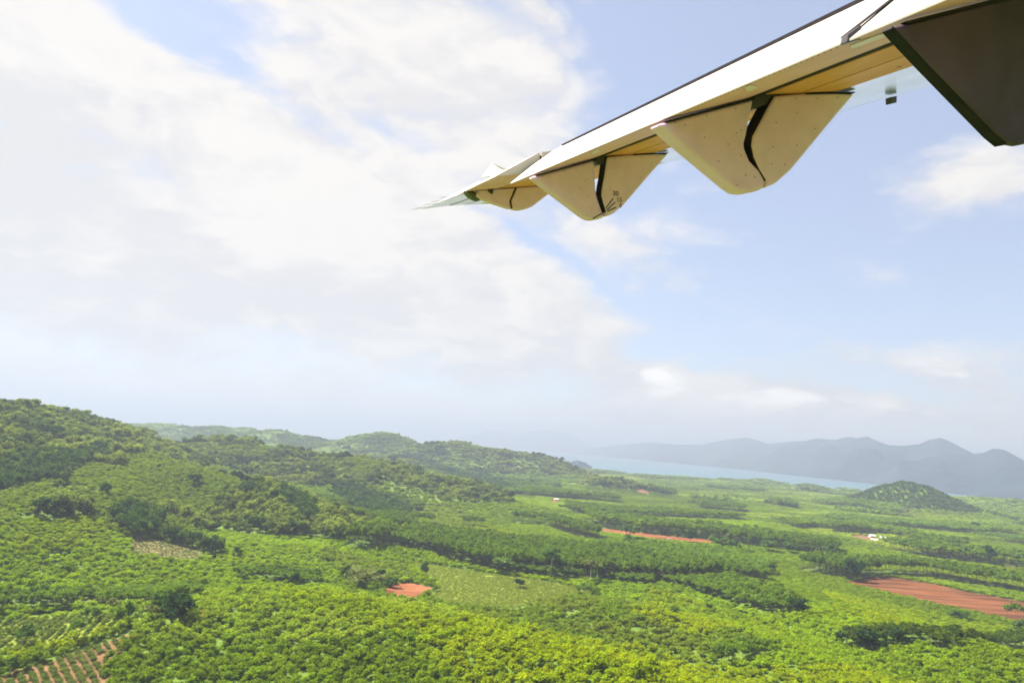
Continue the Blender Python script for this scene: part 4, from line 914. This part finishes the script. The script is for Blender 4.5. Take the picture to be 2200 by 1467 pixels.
# position marks and figures on the farther fairing
def bar(px0, px1, w, parent):
    a, b = at_span(*px0, 7.747), at_span(*px1, 7.747); d = (b - a) / np.linalg.norm(b - a); n = np.array([-d[2], 0, d[0]]) * w; t = np.array([0, .002, 0])
    V = [a - n, b - n, b + n, a + n]; V += [p + t for p in V]
    part('position_mark', V, [(0, 1, 2, 3), (7, 6, 5, 4), (0, 4, 5, 1), (1, 5, 6, 2), (2, 6, 7, 3), (3, 7, 4, 0)], M_mark, parent)
bar((1301.5, 447.6), (1317.5, 426.5), .0062, f2f); bar((1303.8, 451.3), (1321.8, 434.5), .0062, f2f); bar((1305.5, 454), (1324, 445.5), .0062, f2f); bar((1273.8, 470), (1294.5, 458), .0062, f2r)
def figure(txt, px, py, size):
    cu = bpy.data.curves.new('figure', 'FONT'); cu.body = txt; cu.size = size; cu.align_x = 'CENTER'; cu.align_y = 'CENTER'; cu.extrude = .001
    tmp = bpy.data.objects.new('figure', cu); me = bpy.data.meshes.new_from_object(tmp); bpy.data.objects.remove(tmp)
    o = link('figure', me, M_mark); o.parent = f2f; p = at_span(px, py, 7.747) - O
    o.matrix_local = Matrix(((1, 0, 0, p[0]), (0, 0, -1, p[1]), (0, 1, 0, p[2]), (0, 0, 0, 1))) @ Matrix.Rotation(-.12, 4, 'Z')
    o['label'] = 'black painted figure ' + txt
figure('30', 1322.5, 416.5, .082); figure('15', 1330.5, 429.5, .076); figure('0', 1333.5, 442.5, .072)
# outer wing: fixed panel, aileron, tab, tip
def outer(S, te, ute, hinge, le, ub, ut, a, b):
    """section of the outer wing between chord stations a and b (0 trailing edge .. hinge .. nose)"""
    return S, [(te, ute), (hinge - .02, ub), (hinge - .02, ut), (te, ute + .012)] if (a, b) == (0, 1) else [(hinge + .015, ub), (le - .7, ub - .003), (le - .15, ub + .01), (le, ub + .09), (le - .2, ut - .05), (le - .9, ut + .05), (hinge + .015, ut)]
OW = [(8.9, 2.56, .972, 3.2, 5.2, .998, 1.245), (10.0, 2.58, .985, 3.18, 4.95, .996, 1.235), (11.3, 2.60, .990, 3.10, 4.65, .990, 1.20)]
skin_under(loft('outer_wing_panel', [outer(*q, 1, 2) for q in OW], M_white), M_gold_bounce)
ail = loft('aileron', [outer(*q, 0, 1) for q in OW], M_white); skin_under(ail)
extrude('aileron_gap', [(3.17, 1.004), (3.20, 1.004), (3.20, 1.2), (3.17, 1.2)], 8.9, 11.0, M_seal_shade, ail)
TP = [(11.31, 2.60, .990, 3.0, 4.63, .985, 1.19), (12.4, 2.44, .96, 2.9, 4.3, .965, 1.10), (13.15, 2.28, .93, 2.8, 4.0, .955, 1.02), (13.3, 2.42, .945, 2.8, 3.8, .965, .99)]
M_tip = material('tip_paint', (.86, .82, .80), .25, .5, noisy((.72, .69, .67), 1.4, 6, .4, .75, rough=(.18, .35)), metallic=.75)
tip = loft('wing_tip', [outer(*q, 0, 1) for q in TP], M_tip)
loft('tip_nose', [outer(*q, 1, 2) for q in TP], M_tip, tip)
def strip(name, pts, w, mat, parent, drop=.004):
    V, Fq = [], []
    for (f_, s_, u_) in pts: V += [(f_ - w, s_, u_ - drop), (f_ + w, s_, u_ - drop), (f_ + w, s_, u_ + .004), (f_ - w, s_, u_ + .004)]
    for k in range(len(pts) - 1):
        for i in range(4): Fq.append((k * 4 + i, k * 4 + (i + 1) % 4, k * 4 + 4 + (i + 1) % 4, k * 4 + 4 + i))
    Fq += [(3, 2, 1, 0), tuple(len(V) - 4 + i for i in range(4))]
    return part(name, V, Fq, mat, parent)
strip('panel_line', [(2.99, 11.35, .984), (2.9, 12.4, .964), (2.8, 13.1, .954)], .012, M_dark, tip)
strip('panel_line', [(3.5, 11.35, .984), (3.3, 12.4, .964), (3.1, 13.1, .955)], .012, M_dark, tip)
def plate(name, pts, th, mat, parent=None):
    P = [np.array(p) for p in pts]; n = np.cross(P[1] - P[0], P[2] - P[0]); n = n / np.linalg.norm(n) * th; k = len(P)
    return part(name, [p - n for p in P] + [p + n for p in P], [tuple(range(k))[::-1], tuple(range(k, 2 * k))] + [(i, (i + 1) % k, k + (i + 1) % k, k + i) for i in range(k)], mat, parent)
plate('aileron_tab', [at_span(1036, 381, 10.0), at_span(1058, 352, 9.9), at_span(1094, 367, 9.4), at_span(1098, 376, 9.4)], .012, M_white, ail)
# aileron hinge fairing near the tip, with the dark light housing at its tail
e3 = None
r3 = extrude('rear_fairing', [(2.74, .90), (2.795, .862), (3.02, .765), (3.276, .663), (3.30, .668), (3.285, .78), (3.40, .985), (2.78, .985)], 10.8, 10.98, M_fair, e3, .03)
extrude('front_fairing', [(3.31, .662), (3.38, .64), (3.453, .628), (3.56, .64), (3.656, .672), (3.936, .838), (4.2, .99), (3.42, .99), (3.30, .78)], 10.78, 11.0, M_fair, e3, .03)
extrude('gap_face', [(3.296, .670), (3.314, .668), (3.302, .78), (3.42, .98), (3.40, .98), (3.283, .78)], 10.79, 10.97, M_seal_shade, r3)
V, Fq = [], []
for i in range(7):
    th = math.pi * i / 6
    for j in range(12):
        ph = 2 * math.pi * j / 12; V.append((2.70 - .13 * math.cos(th), 10.9 + .085 * math.sin(th) * math.cos(ph), .925 + .085 * math.sin(th) * math.sin(ph) - .06 * math.cos(th) * -1))
for i in range(6):
    for j in range(12): Fq.append((i * 12 + j, i * 12 + (j + 1) % 12, i * 12 + 12 + (j + 1) % 12, i * 12 + 12 + j))
M_lens = material('dark_lens', (.05, .045, .03), .12, .6, noisy((.16, .14, .09), 5))
lamp = part('light_housing', V, Fq, M_lens, e3, True)
plate('highlight_patch', [(2.77, 10.79, .93), (2.80, 10.79, .93), (2.80, 10.79, .965), (2.77, 10.79, .965)], .004, M_white, lamp)  # small white plate painting the bright reflections on the dark housing
plate('bracket_shadow', [(2.93, 10.77, .96), (3.0, 10.77, .90), (3.03, 10.77, .99), (2.95, 10.77, 1.0)], .005, M_dark, e3)  # thin dark plate painting the shadow of a bracket
# static wicks trailing from the tip
for S, Fb, Ub in ((11.6, 2.55, .985), (12.1, 2.48, .972), (12.5, 2.42, .96), (12.9, 2.34, .945), (13.1, 2.29, .938)):
    strip('static_wick', [(Fb + .02, S, Ub + .004), (Fb - .20, S + .01, Ub - .002)], .006, M_wick, wing)
# small dark probe hanging under the nose
pb = at_span(1915, 217, 5.02)
P0 = pb
prb = part('probe', [P0 + np.array(q) for q in ((-.034, -.03, -.030), (.030, -.03, -.022), (.034, -.03, .034), (-.036, -.03, .026), (-.034, .03, -.030), (.030, .03, -.022), (.034, .03, .034), (-.036, .03, .026))],
           [(0, 1, 2, 3), (7, 6, 5, 4), (0, 4, 5, 1), (1, 5, 6, 2), (2, 6, 7, 3), (3, 7, 4, 0)], M_dark, None, bevel=.006)
def rod(name, a, b, r, mat, parent):
    v, f = tube_arrays(a, b, r, r * .8, 6); return part(name, v, f, mat, parent)

# ------------------------------------------------------------------ farm houses and the vehicle on the strip
M_wall = material('plaster', (.62, .56, .48), .9, .1, noisy((.48, .42, .35), .9, 5))
M_roof_w = material('white_sheet_roof', (.80, .86, .88), .4, .4, noisy((.62, .70, .72), .8, 5))
M_roof_t = material('turquoise_sheet', (.10, .52, .50), .5, .4, noisy((.06, .38, .38), .8, 5))
M_roof_g = material('grey_sheet_roof', (.60, .55, .50), .55, .3, noisy((.42, .36, .32), .8, 5))
M_door = material('door_wood', (.16, .10, .06), .7, .2, noisy((.1, .06, .04), 3))
M_glass = material('window_glass', (.05, .06, .07), .15, .5, noisy((.08, .09, .1), 3))
def boxv(x0, x1, y0, y1, z0, z1):
    return [(x0, y0, z0), (x1, y0, z0), (x1, y1, z0), (x0, y1, z0), (x0, y0, z1), (x1, y0, z1), (x1, y1, z1), (x0, y1, z1)], [(3, 2, 1, 0), (4, 5, 6, 7), (0, 1, 5, 4), (1, 2, 6, 5), (2, 3, 7, 6), (3, 0, 4, 7)]
def house(px, py, w, d, h, rise, roof, label, rot, gable=None):
    p = hit(px, py); e = empty('farm_house', tuple(p)); e.rotation_euler = (0, 0, rot)
    link('wall', mesh('wall', *boxv(-w / 2, w / 2, -d / 2, d / 2, -.5, h)), M_wall, e)
    if gable: link('gable', mesh('gable', [(-w / 2, -d / 2 - .02, h), (w / 2, -d / 2 - .02, h), (w / 2, -d / 2 + .1, h), (-w / 2, -d / 2 + .1, h), (-w / 2, -d / 2 - .02, h - 1.1), (w / 2, -d / 2 - .02, h - 1.1), (w / 2, -d / 2 + .1, h - 1.1), (-w / 2, -d / 2 + .1, h - 1.1)], [(0, 1, 2, 3), (7, 6, 5, 4), (0, 4, 5, 1), (1, 5, 6, 2), (2, 6, 7, 3), (3, 7, 4, 0)]), gable, e)
    W2, D2 = w / 2 + .6, d / 2 + .8; t = .12
    rv = [(-W2, -D2, h - .1), (W2, -D2, h - .1), (W2, 0, h + rise), (-W2, 0, h + rise), (W2, D2, h - .1), (-W2, D2, h - .1)]; rv += [(a, b, c + t) for a, b, c in rv]
    link('roof', mesh('roof', rv, [(0, 3, 2, 1), (3, 5, 4, 2), (6, 7, 8, 9), (9, 8, 10, 11), (0, 1, 7, 6), (1, 2, 8, 7), (2, 4, 10, 8), (4, 5, 11, 10), (5, 3, 9, 11), (3, 0, 6, 9)]), roof, e)
    link('door', mesh('door', *boxv(-.45, .45, -d / 2 - .06, -d / 2 - .01, 0, 2.0)), M_door, e)
    for sx in (-1, 1): link('window', mesh('window', *boxv(sx * w * .3 - .55, sx * w * .3 + .55, -d / 2 - .06, -d / 2 - .01, 1.0, 2.0)), M_glass, e)
    tag(e, label, 'house', 'farm houses'); return e
house(1873, 1154, 9, 6, 2.8, 1.3, M_roof_w, 'farm house with bright white roof and turquoise front', .25, M_roof_t)
house(1878, 1163, 8, 6, 2.6, 1.4, M_roof_g, 'grey-roofed farm house below the white-roofed one', -.3)
house(1895, 1158, 7, 5, 2.6, 1.2, M_roof_w, 'small pale-roofed house right of the white-roofed one', .1)
house(1195, 1075, 8, 5, 2.6, 1.4, M_roof_g, 'lone hut with pale roof on an orange patch below the hills', .1)
p = hit(1438, 1159); trk = empty('pickup_truck', tuple(p + [0, 0, .36])); trk.rotation_euler = (0, 0, -.25)
M_car = material('car_paint', (.72, .70, .66), .35, .5, noisy((.6, .57, .52), 2)); M_tyre = material('tyre_rubber', (.02, .02, .02), .9, .1, noisy((.04, .035, .03), 4))
link('body', mesh('body', [(-2.5, -.85, .4), (2.5, -.85, .4), (2.5, .85, .4), (-2.5, .85, .4), (-2.5, -.85, 1.0), (2.45, -.85, .95), (2.45, .85, .95), (-2.5, .85, 1.0)], boxv(0, 1, 0, 1, 0, 1)[1]), M_car, trk)
link('cab', mesh('cab', [(-.5, -.8, 1.003), (1.5, -.8, 1.003), (1.5, .8, 1.003), (-.5, .8, 1.003), (-.35, -.68, 1.68), (.75, -.68, 1.68), (.75, .68, 1.68), (-.35, .68, 1.68)], boxv(0, 1, 0, 1, 0, 1)[1]), M_car, trk)
for sx in (-1.6, 1.6):
    for sy in (-.8, .8):
        v_, f_ = tube_arrays((sx, sy - .11, .34), (sx, sy + .11, .34), .34, .34 / .999, 12); v_ = list(v_); f_ = [tuple(q) for q in f_] + [tuple(range(12))[::-1], tuple(range(12, 24))]
        link('wheel', mesh('wheel', v_, f_), M_tyre, trk)
tag(trk, 'tiny white pickup truck parked on the narrow red soil strip', 'truck')

# ------------------------------------------------------------------ haze
HAZE_DENSITY = 1.85e-4
hz = bpy.data.materials.new('haze_air'); hz.use_nodes = True; ht = hz.node_tree; ht.nodes.clear()
pv = nd(ht, 'ShaderNodeVolumePrincipled'); pv.inputs['Color'].default_value = (.39, .450, .548, 1); pv.inputs['Density'].default_value = HAZE_DENSITY; pv.inputs['Anisotropy'].default_value = 0.15
ho = nd(ht, 'ShaderNodeOutputMaterial'); ht.links.new(pv.outputs[0], ho.inputs['Volume'])
B, Z0, Z1 = 64000.0, -13.0, 510.0
hv = [(sx * B, sy * B, zz) for zz in (Z0, Z1) for sx, sy in ((-1, -1), (1, -1), (1, 1), (-1, 1))]
haze = link('haze', mesh('haze', hv, [(3, 2, 1, 0), (4, 5, 6, 7), (0, 1, 5, 4), (1, 2, 6, 5), (2, 3, 7, 6), (3, 0, 4, 7)]), hz)
tag(haze, 'pale tropical haze over plain and sea', 'haze', kind='stuff')
